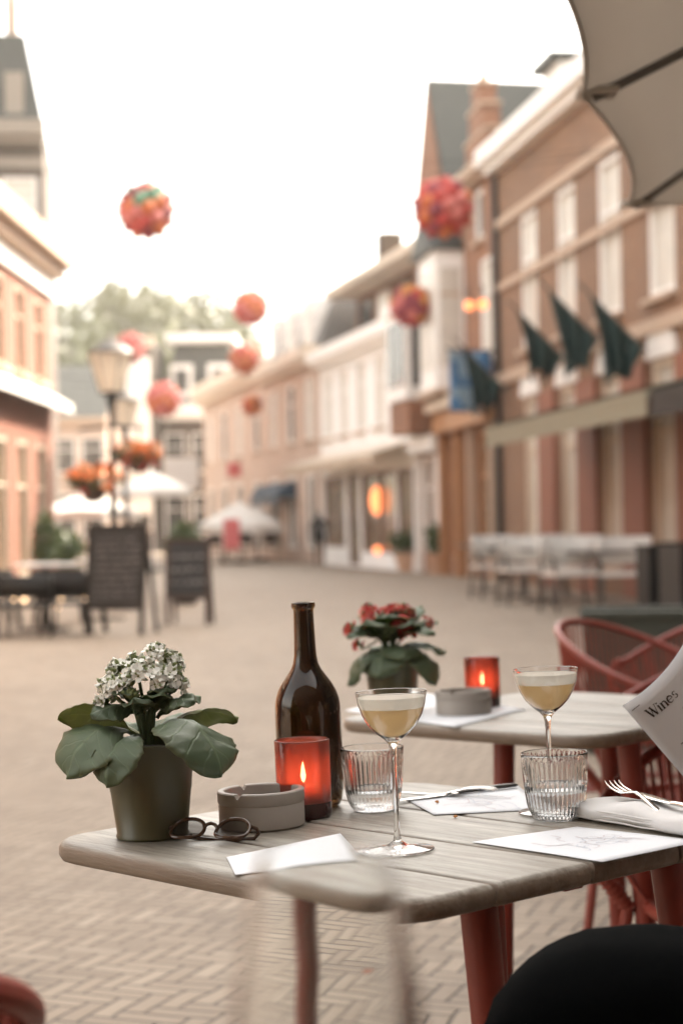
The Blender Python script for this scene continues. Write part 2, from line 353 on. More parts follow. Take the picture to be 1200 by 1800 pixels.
# ------------------------------------------------------------------ buildings
def rect_ops(ops): return [(o[0], o[1], o[0] + o[2], o[1] + o[3]) for o in ops]
def facade_mb(mb, W, H, ops, m, dep=.14):
    rc = rect_ops(ops)
    xs = sorted({0, W, *[v for r in rc for v in (r[0], r[2])]}); zs = sorted({0, H, *[v for r in rc for v in (r[1], r[3])]})
    for a in range(len(xs) - 1):
        for b in range(len(zs) - 1):
            cx, cz = (xs[a] + xs[a + 1]) / 2, (zs[b] + zs[b + 1]) / 2
            if any(r[0] < cx < r[2] and r[1] < cz < r[3] for r in rc): continue
            mb.face([(xs[a], 0, zs[b]), (xs[a + 1], 0, zs[b]), (xs[a + 1], 0, zs[b + 1]), (xs[a], 0, zs[b + 1])], m)
    for x0, z0, x1, z1 in rc:
        mb.face([(x0, 0, z0), (x0, dep, z0), (x1, dep, z0), (x1, 0, z0)], m); mb.face([(x0, 0, z1), (x1, 0, z1), (x1, dep, z1), (x0, dep, z1)], m)
        mb.face([(x0, 0, z0), (x0, 0, z1), (x0, dep, z1), (x0, dep, z0)], m); mb.face([(x1, 0, z0), (x1, dep, z0), (x1, dep, z1), (x1, 0, z1)], m)
_wc = {}
def window(parent, x, z, wd, h, fm, pm, name='window', nx=1, nz=1, sill=True, fr=.09, dep=.14):
    key = (round(wd, 2), round(h, 2), fm.name, pm.name, nx, nz, sill, fr)
    if key not in _wc:
        mb = MB(); t = fr
        mb.box((t / 2, .07, h / 2), (t, .10, h), fm); mb.box((wd - t / 2, .07, h / 2), (t, .10, h), fm)
        mb.box((wd / 2, .07, t / 2), (wd - 2 * t, .10, t), fm); mb.box((wd / 2, .07, h - t / 2), (wd - 2 * t, .10, t), fm)
        for i in range(nx): mb.box((wd * (i + 1) / (nx + 1), .075, h / 2), (t * .7, .07, h - 2 * t), fm)
        for i in range(nz): mb.box((wd / 2, .078, h * (.66 if nz == 1 else (i + 1) / (nz + 1))), (wd - 2 * t, .06, t * .7), fm)
        f = mb.build(name, sharp=None); mb = MB(); mb.box((wd / 2, .105, h / 2), (wd - t, .02, h - t), pm); p = mb.build('pane', sharp=None)
        si = None
        if sill: mb = MB(); mb.box((wd / 2, -.03, -.045), (wd + .16, .16, .08), M['creamdk']); si = mb.build('sill', sharp=None)
        _wc[key] = (f.data, p.data, si.data if si else None)
        for o in (f, p, si):
            if o: bpy.data.objects.remove(o)
    fd, pd, sdm = _wc[key]
    f = bpy.data.objects.new(name, fd); C.objects.link(f); f.parent = parent; f.location = (x, 0, z)
    p = bpy.data.objects.new('pane', pd); C.objects.link(p); p.parent = f
    if sdm: q = bpy.data.objects.new('sill', sdm); C.objects.link(q); q.parent = f
    return f
def building(name, label, P0, P1, H, D, wm, ops, roof=None, rm=None, group=None, cornice=None, cat='building', wins=True):
    """facade from P0 to P1 (seen from the street, P0 on the left); ops = (x, z, w, h, frame, pane, nx, nz, name)"""
    P0, P1 = Vector(P0), Vector(P1); W = (P1 - P0).length; th = math.atan2(P1.y - P0.y, P1.x - P0.x)
    e = empty(name, (P0.x, P0.y, 0), th, label, cat, group)
    mb = MB(); facade_mb(mb, W, H, ops, wm)
    mb.face([(0, 0, 0), (0, 0, H), (0, D, H), (0, D, 0)], wm); mb.face([(W, 0, 0), (W, D, 0), (W, D, H), (W, 0, H)], wm)
    mb.face([(0, D, 0), (0, D, H), (W, D, H), (W, D, 0)], wm); mb.face([(0, 0.3, H), (W, .3, H), (W, D, H), (0, D, H)], wm); mb.face([(0, 0, H), (W, 0, H), (W, .3, H), (0, .3, H)], wm)
    if roof and roof[0] == 'gable_side':      # ridge along depth: gable to the street
        hh = roof[1]
        mb.face([(0, 0, H + .01), (W, 0, H + .01), (W / 2, 0, H + hh)], wm); mb.face([(0, .35, H + .01), (W / 2, .35, H + hh), (W, .35, H + .01)], wm)
    mb.build('wall', e, sharp=None)
    if roof:
        k, hh = roof[0], roof[1]; r = MB(); ov = .25
        if k == 'pitched':        # ridge along the facade
            A = [(-.05, -ov, H), (W + .05, -ov, H)]; B = [(-.05, D * .4, H + hh), (W + .05, D * .4, H + hh)]; Cc = [(-.05, D + ov, H), (W + .05, D + ov, H)]
            r.face([A[0], A[1], B[1], B[0]], rm); r.face([B[0], B[1], Cc[1], Cc[0]], rm); r.face([A[0], B[0], Cc[0]], wm); r.face([A[1], Cc[1], B[1]], wm); r.face([A[0], Cc[0], Cc[1], A[1]], rm)
        elif k == 'mansard':
            i = roof[2]
            a = [(-.05, -.1, H), (W + .05, -.1, H), (W + .05, D, H), (-.05, D, H)]; b = [(i, i, H + hh), (W - i, i, H + hh), (W - i, D - i, H + hh), (i, D - i, H + hh)]
            for q in range(4): r.face([a[q], a[(q + 1) % 4], b[(q + 1) % 4], b[q]], rm)
            r.face(b, rm); r.face(list(reversed(a)), rm)
        elif k == 'gable_side':
            r.face([(-.1, .02, H), (-.1, D, H), (W / 2, D, H + hh), (W / 2, .02, H + hh)], rm); r.face([(W + .1, .02, H), (W / 2, .02, H + hh), (W / 2, D, H + hh), (W + .1, D, H)], rm)
        ro = r.build('roof', e, sharp=None)
    if cornice:
        z, hgt, out, m = cornice
        mb = MB(); mb.box((W / 2, -out / 2 + .002, z), (W + .1, out, hgt), m); mb.box((W / 2, -out * .3, z - hgt * .75), (W + .02, out * .6, hgt * .5), m); mb.build('cornice', e, sharp=None)
    if wins:
        for o in ops: window(e, o[0], o[1], o[2], o[3], o[4], o[5], o[8] if len(o) > 8 else 'window', o[6], o[7], (o[9] if len(o) > 9 else True))
    e['W'] = W; return e
def part_box(e, name, c, s, m):
    mb = MB(); mb.box(c, s, m); return mb.build(name, e, sharp=None)
def RX(Y): return 7.97 - .1416 * Y                # building line on the right
def RX2(Y): return 2.26 - .22 * (Y - 40.35)       # after the bend
WH, CR, PN, BL, SH = M['white'], M['cream'], M['pane'], M['blind'], M['shop']

# big brown hotel along the right
Ya, Yb = 35.1, 18.6
P0, P1 = (RX(Ya), Ya), (RX(Yb), Yb); Lh = math.hypot(P1[0] - P0[0], P1[1] - P0[1])
ops = []
for Yw in [32.7 - 2.45 * i for i in range(6)]:
    u = (Ya - Yw) * 1.01 - .6; ops.append((u, 4.15, 1.15, 2.35, WH, BL, 0, 1))
    ops.append((u + .05, .45, 1.05, 2.85, CR, BL, 0, 1))
hotel_ops = list(ops)
hotel = building('brick_hotel', 'long brown brick hotel with tall pale windows and green flags over its awning', P0, P1, 7.75, 9, M['hotel'], ops, ('mansard', 1.7, 3.2), M['slate'], cornice=(7.88, .3, .4, M['white']))
mb = MB(); mb.box((Lh / 2, -.03, 6.62), (Lh, .1, .16), M['creamdk']); mb.box((Lh / 2, -.03, 5.45), (Lh, .07, .13), M['creamdk']); mb.box((Lh / 2, -.04, 3.75), (Lh, .12, .2), M['creamdk']); mb.build('stone_band', hotel, sharp=None)
mb = MB(); mb.tube([(.15, -.08, 0), (.15, -.08, 7.6)], .06, M['blackm']); mb.build('drainpipe', hotel)
for u in (1.5, 6.5, 11.5):
    d = part_box(hotel, 'dormer', (u, 1.5, 8.5), (1.2, 1.6, 1.5), M['white'])
    q = part_box(d, 'pane', (u, .67, 8.5), (.7, .04, 1.0), PN); q = part_box(d, 'dormer_roof', (u, 1.45, 9.32), (1.4, 1.9, .14), M['slate'])
for i, (u, _z, ww, _h) in enumerate([o[:4] for o in ops if o[1] < 1][:7]):
    mb = MB()
    arc = [(u + ww / 2 + (ww / 2 + .12) * math.cos(a), (3.32 + (ww / 2 - .05) * math.sin(a))) for a in [math.pi * k / 12 for k in range(13)]]
    f = [mb.b.verts.new((x, -.05, z)) for x, z in arc]; b = [mb.b.verts.new((x, .02, z)) for x, z in arc]; k = mb.mi(M['white'])
    mb.b.faces.new(f).material_index = k
    for q in range(13): mb.b.faces.new([f[q], f[(q + 1) % 13], b[(q + 1) % 13], b[q]]).material_index = k
    mb.build('fanlight_arch', hotel, sharp=None)
ops = [(1.2 + 2.9 * i, z, 1.2, 2.2, WH, PN, 0, 1) for i in range(8) for z in (.6, 4.2, 7.8)]
building('sun_blocking_house', 'unseen tall brown brick house added next to the hotel to block the sun', (RX(18.5), 18.5), (RX(-6), -6), 12.4, 8, M['greybrick'], ops, cornice=(12.4, .3, .4, M['white']))  # out of view, added to keep the sun off the foreground
# corner house with orange timber shop
P0, P1 = (RX(40.3), 40.3), (RX(35.15), 35.15)
ops = [(.35, 0.35, 1.4, 2.55, M['timber'], SH, 1, 1, 'shop_window', False), (1.95, .05, 1.0, 2.85, M['timber'], SH, 0, 1, 'door', False), (3.2, .35, 1.7, 2.55, M['timber'], SH, 1, 1, 'shop_window', False),
       (3.7, 4.2, 1.0, 2.0, WH, BL, 0, 1), (3.3, 6.6, .8, 1.0, WH, PN, 0, 0)]
b2 = building('gabled_shop_house', 'red brick gabled house with orange timber shop front beside the hotel', P0, P1, 7.9, 8, M['redbrick'], ops, ('pitched', .9), M['roofdk'], cornice=(7.9, .2, .3, M['creamdk']))
W = b2['W']
mb = MB(); mb.box((W / 2, -.16, 3.22), (W - .1, .30, .42), M['timber']); mb.box((W / 2, -.2, 3.56), (W, .5, .22), M['cream']); mb.build('shop_fascia', b2, sharp=None)
for u in (.16, 1.86, 3.08, W - .14): part_box(b2, 'pilaster', (u, -.1, 1.5), (.16, .18, 3.0), M['creamdk'] if u > 2 else M['timber'])
bay = part_box(b2, 'bay_window', (1.3, -.3, 5.2), (1.8, .6, 2.9), M['white'])
for u in (.85, 1.75): part_box(bay, 'pane', (u, -.61, 5.3), (.68, .03, 2.0), BL)
part_box(bay, 'pane', (2.21, -.3, 5.3), (.03, .42, 2.0), BL); part_box(bay, 'transom', (2.21, -.3, 5.75), (.05, .42, .07), M['creamdk']); part_box(bay, 'bay_sill', (1.3, -.32, 3.78), (2.0, .72, .12), M['creamdk'])
mb = MB(); v = [(.25, -.75, 6.66), (2.35, -.75, 6.66), (2.35, 0, 6.66), (.25, 0, 6.66), (1.3, -.75, 7.5), (1.3, 0, 7.5)]
for f in ((0, 1, 4), (3, 5, 2), (0, 4, 5, 3), (1, 2, 5, 4), (0, 3, 2, 1)): mb.face([v[i] for i in f], M['slate'])
mb.build('bay_roof', b2, sharp=None)
mb = MB(); gx = 3.7
for (hw, z0, z1) in ((.95, 7.7, 8.6), (.6, 8.6, 9.15), (.3, 9.15, 9.6)): mb.box((gx, .14, (z0 + z1) / 2), (hw * 2, .36, z1 - z0), M['redbrick']); mb.box((gx, .14, z1 + .03), (hw * 2 + .1, .42, .06), M['creamdk'])
mb.lathe([(.001, 10.35), (.04, 10.2), (.06, 9.9), (.16, 9.66)], M['creamdk'], 8, (gx, .14, 0)); mb.build('stepped_gable', b2)
d = part_box(b2, 'dormer', (4.7, 2.6, 8.9), (1.5, 1.6, 1.5), M['brown']); part_box(d, 'dormer_roof', (4.7, 2.5, 9.75), (1.9, 2.1, .22), M['tile'])
# tall house with slate roof and white oriel
P0, P1 = (RX2(42.4), 42.4), (RX(40.35), 40.35)
ops = [(.2, .5, .75, 2.1, WH, SH, 0, 1, 'shop_window', False), (1.1, .05, .8, 2.55, WH, SH, 0, 0, 'door', False), (.7, 6.6, .7, 1.5, WH, PN, 0, 1)]
b3 = building('tall_brick_house', 'tall narrow red brick house with slate roof and white oriel window', P0, P1, 8.5, 7, M['redbrick'], ops, ('gable_side', 2.4), M['slate'])
W = b3['W']
orl = part_box(b3, 'oriel', (W / 2, -.4, 4.75), (1.7, .8, 1.9), M['white']); part_box(orl, 'oriel_roof', (W / 2, -.42, 5.8), (1.9, .92, .2), M['white'])
for u in (-.5, .02, .54): part_box(orl, 'pane', (W / 2 + u, -.81, 4.8), (.4, .03, 1.4), PN)
part_box(orl, 'pane', (W / 2 + .86, -.56, 4.8), (.03, .2, 1.45), PN); part_box(orl, 'pane', (W / 2 + .86, -.25, 4.8), (.03, .2, 1.45), BL)
part_box(orl, 'oriel_base', (W / 2, -.38, 3.42), (1.65, .74, .72), M['redbrick'])
mb = MB(); mb.box((W / 2, -.16, 2.85), (W, .32, .34), M['white']); mb.build('shop_fascia', b3, sharp=None)
for u in (.08, W - .1): part_box(b3, 'pilaster', (u, -.09, 1.32), (.18, .18, 2.6), M['white'])
# white house with brown upper floor
P0, P1 = (RX2(53.1), 53.1), (RX2(42.45), 42.45)
ops = [(.5, 3.5, 1.1, 1.8, WH, BL, 0, 1), (2.5, 3.5, 1.1, 1.8, WH, BL, 0, 1), (4.5, 3.5, 1.1, 1.8, WH, BL, 0, 1), (6.6, 3.5, 1.1, 1.8, WH, BL, 0, 1), (8.7, 3.5, 1.1, 1.8, WH, BL, 0, 1), (8.8, .4, 1.8, 2.0, M['brown'], SH, 1, 0, 'shop_window', False), (.4, .5, 2.6, 1.9, M['brown'], SH, 1, 0, 'shop_window', False), (3.4, .05, 1.3, 2.4, M['brown'], SH, 0, 0, 'door', False), (5.0, .4, 3.6, 2.0, M['brown'], SH, 1, 0, 'shop_window', False)]
b4 = building('white_shop_house', 'white painted shop house with recessed brown top floor and pale awning', P0, P1, 5.7, 8, M['whitewash'], ops, cornice=(5.78, .3, .4, M['white'])); W = b4['W']
up = part_box(b4, 'top_floor', (W / 2, 4.4, 6.7), (W - .1, 6.6, 1.6), M['brown'])
for i in range(5): part_box(up, 'window', (1.3 + 2.1 * i, 1.08, 6.75), (1.25, .06, 1.1), M['blind'] if i % 2 else PN)
part_box(b4, 'eave', (W / 2, 4.2, 7.6), (W + .3, 8.0, .22), M['cream'])
part_box(b4, 'chimney', (6.0, .6, 8.05), (.55, .55, .75), M['greybrick'])
mb = MB(); v = [(.1, 0, 3.05), (W, 0, 3.05), (W, -1.1, 2.72), (.1, -1.1, 2.72), (.1, -1.1, 2.5), (W, -1.1, 2.5), (.1, 0, 2.98), (W, 0, 2.98)]
for f in ((0, 3, 2, 1), (3, 4, 5, 2), (6, 7, 2, 3), (0, 6, 3), (1, 2, 7), (4, 3, 2, 5)): mb.face([v[i] for i in f], M['cream'])
mb.build('awning', b4, sharp=None, weld=False)
# pale pink houses further on
def row_house(Y0, Y1, H, wm, lab, roof, rm, cor, nm, n=3, topm=None):
    P0, P1 = (RX2(Y1), Y1), (RX2(Y0) , Y0)
    Wd = math.hypot(P1[0] - P0[0], P1[1] - P0[1]); ops = []
    for i in range(n):
        u = Wd * (i + .5) / n - .6
        ops.append((u, 3.6, 1.1, 1.8, WH, BL if i % 2 == 0 else PN, 0, 1)); ops.append((u - .3, .4, 1.7, 2.2, WH, SH, 1, 0, 'shop_window', False))
    return building(nm, lab, P0, P1, H, 8, wm, ops, roof, rm, cornice=cor)
b5 = row_house(53.15, 61.7, 6.0, M['palebrick'], 'pale pink house with grey dormered roof and dark blue shop awnings', ('mansard', 1.9, .8), M['roofdk'], (6.05, .35, .45, M['cream']), 'pink_row_house')
for u in (1.5, 4.2, 6.9): 
    d = part_box(b5, 'dormer', (u, .45, 6.95), (1.4, .8, 1.5), M['white']); part_box(d, 'pane', (u, .04, 6.95), (.9, .03, 1.0), BL if u > 4 else PN)
b6 = row_house(61.75, 75.5, 6.3, M['palebrick'], 'low pale house with white cornice at the far bend of the street', ('pitched', 2.0), M['roofdk'], (6.4, .5, .5, M['cream']), 'cream_row_house', 4)
for i, u in enumerate((1.2, 3.3, 5.4)):
    a = empty('window_awning', (0, 0, 0)); a.matrix_world = b5.matrix_world
for o in [o for o in bpy.data.objects if o.name.startswith('window_awning')]: bpy.data.objects.remove(o)
bpy.context.view_layer.update()
def quarter_awning(name, parentm, u, w_, z, r, m, parent):
    mb = MB(); rows = []
    for i in range(7):
        a = R(90) * i / 6; rows.append([(u, -r * math.sin(a), z + r * .8 * math.cos(a)), (u + w_, -r * math.sin(a), z + r * .8 * math.cos(a))])
    mb.grid(rows, m); mb.face([r_[0] for r_ in rows] + [(u, 0, z)], m); mb.face([r_[1] for r_ in rows] + [(u + w_, 0, z)], m)
    mb.grid([[(u, -r, z), (u + w_, -r, z)], [(u, -r, z - .22), (u + w_, -r, z - .22)]], m)
    return mb.build(name, parent)
for u in (.3, 2.0, 3.7): quarter_awning('awning', None, u, 1.4, 1.95, .6, M['blue'], b5)
# houses closing the street
def front_house(nm, lab, x0, x1, Y, H, D, wm, n, rows, roof, rm, cor, fm=WH, pm=PN):
    ops = []; Wd = x1 - x0
    for zr, hh in rows:
        for i in range(n): ops.append((Wd * (i + .5) / n - .5, zr, 1.0, hh, fm, pm, 0, 1))
    return building(nm, lab, (x0, Y), (x1, Y), H, D, wm, ops, roof, rm, cornice=cor)
b7 = front_house('mansard_house', 'grey mansard roofed house closing the far end of the street', -8.2, -4.4, 86, 6.4, 8, M['greybrick'], 3, [(.6, 2.0), (3.6, 1.8)], ('mansard', 3.2, .7), M['slate'], (6.5, .5, .5, M['white']))
part_box(b7, 'roof_coping', (1.9, 3.5, 9.75), (3.2, 7.2, .4), M['white'])
for u in (1.0, 2.7): 
    d = part_box(b7, 'dormer', (u, .35, 7.8), (1.0, .9, 1.5), M['white']); part_box(d, 'pane', (u, -.12, 7.8), (.6, .03, 1.0), PN)
b8 = front_house('gable_tower_house', 'slim brown house with pale tower front left of the mansard house', -9.6, -8.3, 84, 9.6, 6, M['greybrick'], 1, [(1, 2), (4, 1.8), (7, 1.6)], None, None, (9.5, .3, .3, M['cream']))
part_box(b8, 'white_bay', (.65, -.2, 5.2), (1.0, .36, 7.0), M['white'])
b9 = front_house('dark_roof_house', 'brown house with dark slate roof and skylight behind the street lamps', -13.2, -9.7, 78, 5.6, 9, M['palebrick'], 3, [(.6, 2.0), (3.4, 1.5)], ('pitched', 2.6), M['slate'], (5.6, .25, .3, M['creamdk']))
part_box(b9, 'skylight', (.7, .9, 6.7), (1.0, .7, .1), M['white'])
b10 = front_house('cream_far_house', 'distant cream house with clay roof half hidden behind the white parasols', -4.3, -1.2, 92, 6.5, 8, M['palebrick'], 3, [(.6, 2.0), (3.6, 1.8)], ('pitched', 2.4), M['roofdk'], (6.5, .4, .4, M['cream']))
# left houses
LXf, LYf, LYn = -5.50, 36.0, 6.0
ops = []
Lw = LYf - LYn
for i in range(15):
    u = Lw - 1.15 - i * 1.9
    ops.append((u - .5, 3.85, .9, 1.55, M['creamdk'], SH, 0, 1))
    ops.append((u - .6, .3, 1.1, 2.4, M['cream'], SH, 0, 1, 'shop_window', False))
bl = building('salmon_brick_house', 'sunlit salmon brick house with deep white gutter on the left', (LXf - .45, LYn), (LXf, LYf), 6.15, 9, M['pinkbrick'], ops, ('pitched', 1.2), M['roofdk'], cornice=(6.26, .36, .5, M['creamdk'])); W = bl['W']
part_box(bl, 'frieze', (W / 2, -.05, 5.72), (W, .12, .36), M['white'])
mb = MB(); v = [(0, 0, 3.72), (W, 0, 3.72), (W, -.4, 3.5), (0, -.4, 3.5), (W, -.4, 3.33), (0, -.4, 3.33), (0, 0, 3.5), (W, 0, 3.5)]
for f in ((0, 3, 2, 1), (3, 5, 4, 2), (6, 7, 4, 5), (1, 2, 4, 7)): mb.face([v[i] for i in f], M['cloth'] if f[0] < 4 and f != (6, 7, 4, 5) else M['darkwood'])
mb.build('awning', bl, sharp=None, weld=False)
bt = building('grey_tower_house', 'tall grey house with steep slate roof and white trim behind the salmon house', (-12.0, 49.5), (-7.75, 50.0), 11.7, 8, M['greybrick'], [(3.15, 8.6, .95, 1.9, WH, BL, 0, 1), (1.2, 8.6, .95, 1.9, WH, PN, 0, 1), (3.15, 5.2, .95, 1.9, WH, BL, 0, 1)], ('mansard', 2.7, .45), M['slate'], cornice=(11.75, .4, .5, M['greytrim'])); W = bt['W']
part_box(bt, 'gallery_board', (W / 2, -.03, 10.85), (W, .1, .3), M['greytrim'])
part_box(bt, 'dormer', (W - .75, .35, 12.7), (.5, .7, 1.2), M['greytrim']); part_box(bt, 'chimney', (W - .85, 1.5, 15.2), (.32, .5, 3.4), M['palebrick'])
b11 = building('low_pink_house', 'low pinkish house beyond the salmon house partly hidden by the street lamp', (-10.6, 53), (-9.9, 66), 5.2, 8, M['palebrick'], [(1 + 2.6 * i, .5, 1.4, 2.0, WH, SH, 0, 1) for i in range(4)] + [(1.1 + 2.6 * i, 3.2, 1.0, 1.5, WH, PN, 0, 1) for i in range(4)], ('pitched', 2.0), M['tile'])
# unseen cafe house behind the camera, added to block sky light
building('cafe_house_blocker', 'unseen brick cafe house added behind the terrace tables to block sky light', (8.2, -1.9), (-7.5, -1.9), 8, 6, M['greybrick'], [(1.2 + 2.6 * i, .4, 1.7, 2.4, M['darkwood'], SH, 1, 1) for i in range(6)], ('pitched', 1.6), M['tile'])
# hotel awnings
def awning(u0, u1, ztop, zlow, out, m, label, name='awning', val=.19):
    e = empty('shop_awning', hotel.location, hotel.rotation_euler.z, label, 'awning')
    mb = MB(); v = [(u0, -.02, ztop), (u1, -.02, ztop), (u1, -out, zlow), (u0, -out, zlow), (u0, -.02, ztop - .05), (u1, -.02, ztop - .05), (u1, -out, zlow - .05), (u0, -out, zlow - .05)]
    for f in ((0, 3, 2, 1), (4, 5, 6, 7), (0, 4, 7, 3), (1, 2, 6, 5), (0, 1, 5, 4)): mb.face([v[i] for i in f], m)
    mb.build('canopy', e, sharp=None)
    mb = MB(); mb.box(((u0 + u1) / 2, -out, zlow - .09), (u1 - u0, .05, .1), m); mb.build('front_bar', e, sharp=None)
    mb = MB(); n = int((u1 - u0) / .3)
    for i in range(n): mb.box((u0 + (i + .5) * (u1 - u0) / n, -out - .01, zlow - .14 - val / 2), ((u1 - u0) / n - .01, .012, val), m)
    mb.build('valance', e, sharp=None); return e
for (u, _z, ww, _h) in [o[:4] for o in hotel_ops if o[1] < 1]:
    part_box(hotel, 'pier', (u + ww + .70, -.02, 1.65), (1.12, .10, 3.3), M['redshade'])
awning(5.55, 13.9, 2.95, 2.62, 1.5, M['awn'], 'long sage green awning over the hotel terrace')
awning(14.2, 16.9, 2.95, 2.58, 1.55, M['awnd'], 'dark brown awning at the near end of the hotel front')
# flags
def flag(px, py, Y, dx, L, m, m2, label, wav, grp='flags on angled poles on the hotel front'):
    base = Vector((RX(Y), Y, 0)); z0 = at(px, py, Y).z
    e = empty('flag', (base.x, base.y, z0), hotel.rotation_euler.z, label, 'flag', grp)
    tip = Vector((0, -.82, .82)); mb = MB(); mb.tube([(0, 0, 0), tip * 1.25], .02, M['pole']); mb.build('flag_pole', e)
    mb = MB(); rows = []; a = random.Random(wav); ph = a.uniform(0, 6); n_ = 18
    for i in range(17):
        t = i / 16; row = []
        for j in range(n_ + 1):
            q_ = j / n_                                     # 0 at the outer end, 1 near the wall
            p = tip * (1.08 - .95 * q_); ln = L * (.92 - .62 * q_ ** 1.2) * (1 + .13 * math.sin(ph + (7 + wav) * q_))
            mid = tip * .55
            p = p.lerp(Vector((p.x, mid.y + (p.y - mid.y) * .45, p.z)), t ** .8)
            row.append(p + Vector((.17 * t ** .7 * math.sin(ph + (11 + 3 * (wav % 3)) * q_ + (.8 + .5 * (wav % 2)) * t), .03 * t * math.cos(ph + 15 * q_), -ln * t)))
        rows.append(row)
    mb.grid(rows, m)
    if m2:
        for f in mb.b.faces:
            c = f.calc_center_median()
            if noise.noise(c * 3.1) > .05: f.material_index = mb.mi(m2)
    o = mb.build('flag_cloth', e, sharp=None, fix=False); sol = o.modifiers.new('thick', 'SOLIDIFY'); sol.thickness = .01; return e
flag(1148, 626, 25.9, 0, 1.2, M['flag'], None, 'dark green flag nearest the parasol, largest of the hotel flags', 1)
flag(1068, 610, 28.1, 0, 1.25, M['flag'], None, 'dark green flag second from the parasol, between two windows', 2)
flag(1008, 640, 30.1, 0, 1.1, M['flag'], None, 'dark green flag over the middle of the sage awning', 3)
flag(898, 690, 34.4, 0, 1.3, M['flag'], None, 'dark green flag hanging beside the blue patterned one', 4)
e = empty('flag', (RX(35.4), 35.4, at(878, 618, 35.4).z), hotel.rotation_euler.z, 'blue patterned flag hanging broadside at the end of the hotel', 'flag', 'flags on angled poles on the hotel front')
mb = MB(); mb.tube([(0, 0, 0), (0, -.95, .06)], .025, M['pole']); mb.build('flag_pole', e)
mb = MB(); mb.grid([[(.06 * math.sin(3 * i / 12 + 7 * j / 10), -.08 - .082 * j, -.02 - .095 * i + .004 * j) for j in range(11)] for i in range(13)], M['bluel'])
for f in mb.b.faces:
    if noise.noise(f.calc_center_median() * 4.3) > .02: f.material_index = mb.mi(M['bluef'])
o = mb.build('flag_cloth', e, sharp=None, fix=False); q = o.modifiers.new('thick', 'SOLIDIFY'); q.thickness = .01

# ------------------------------------------------------------------ trees behind
def tree(loc, h, rad, m, label, seed, n=1500):
    g = random.Random(seed); e = empty('broadleaf_tree', loc, 0, label, 'tree', 'trees on the hill behind the roofs')
    mb = MB(); mb.tube([(0, 0, 0), (.1, 0, h * .3), (-.1, .1, h * .6), (0, 0, h * .85)], [.38, .3, .2, .06], M['bark'])
    for i in range(7):
        a = g.uniform(0, 6.28); z = h * g.uniform(.3, .6)
        mb.tube([(0, 0, z), (math.cos(a) * rad * .4, math.sin(a) * rad * .4, z + h * .12), (math.cos(a) * rad * .75, math.sin(a) * rad * .75, z + h * .22)], [.14, .09, .04], M['bark'], 6)
    mb.build('trunk', e); mb = MB(); cl = []
    for i in range(30):
        a = g.uniform(0, 6.28); zz = g.uniform(-1, 1); rr = math.sqrt(max(0, 1 - zz * zz)) * g.uniform(.45, .95)
        cl.append((Vector((math.cos(a) * rr * rad, math.sin(a) * rr * rad, h * .62 + zz * h * .34)), g.uniform(.2, .42) * rad))
    for i in range(n):
        c, r = g.choice(cl); d = Vector((g.gauss(0, 1), g.gauss(0, 1), g.gauss(0, .8))).normalized() * r * g.uniform(.5, 1)
        p = c + d; s = g.uniform(.22, .5); u = Vector((g.gauss(0, 1), g.gauss(0, 1), g.gauss(0, 1))).normalized(); v = u.orthogonal().normalized()
        mb.face([p - u * s, p + v * s * .5, p + u * s, p - v * s * .5], m)
    mb.build('crown', e, sharp=None, weld=False, fix=False)
for i, (px, py, Y, rad, k, lab) in enumerate([(120, 548, 118, 4.2, 1, 'tree at the left of the hilltop row, just clear of the salmon house'), (178, 518, 125, 5.2, 0, 'tallest rounded tree of the row left of the street lamp'), (235, 528, 128, 4.8, 1, 'broad tree above the rooftop skylight'), (292, 530, 124, 4.8, 0, 'pale green tree directly over the slim tower house'),
                                          (345, 540, 130, 5.0, 1, 'tree above the mansard roof'), (395, 568, 122, 4.2, 0, 'yellow green tree at the right end of the row'), (150, 590, 108, 4.5, 1, 'lower dark tree in front of the hilltop row near the slate roof'), (330, 580, 112, 4.2, 0, 'lower tree peeping between tower house and mansard roof')]):
    top = at(px, py, Y); hh = 13; tree((top.x, top.y, top.z - hh * .97), hh, rad, M['treel'] if k == 0 else M['treel2'], lab, 20 + i)
mb = MB(); rows = []
for i in range(13):
    rows.append([(-60 + 9 * j, 98 + 9 * i, max(-.3, (3.0 + 4.5 * (i / 12)) * min(1, i / 3) * (.8 + .25 * math.sin(j * .9)) * (1 if j < 7 else .5) - .3)) for j in range(14)])
mb.grid(rows, M['green']); struct(mb.build('hill', sharp=None))

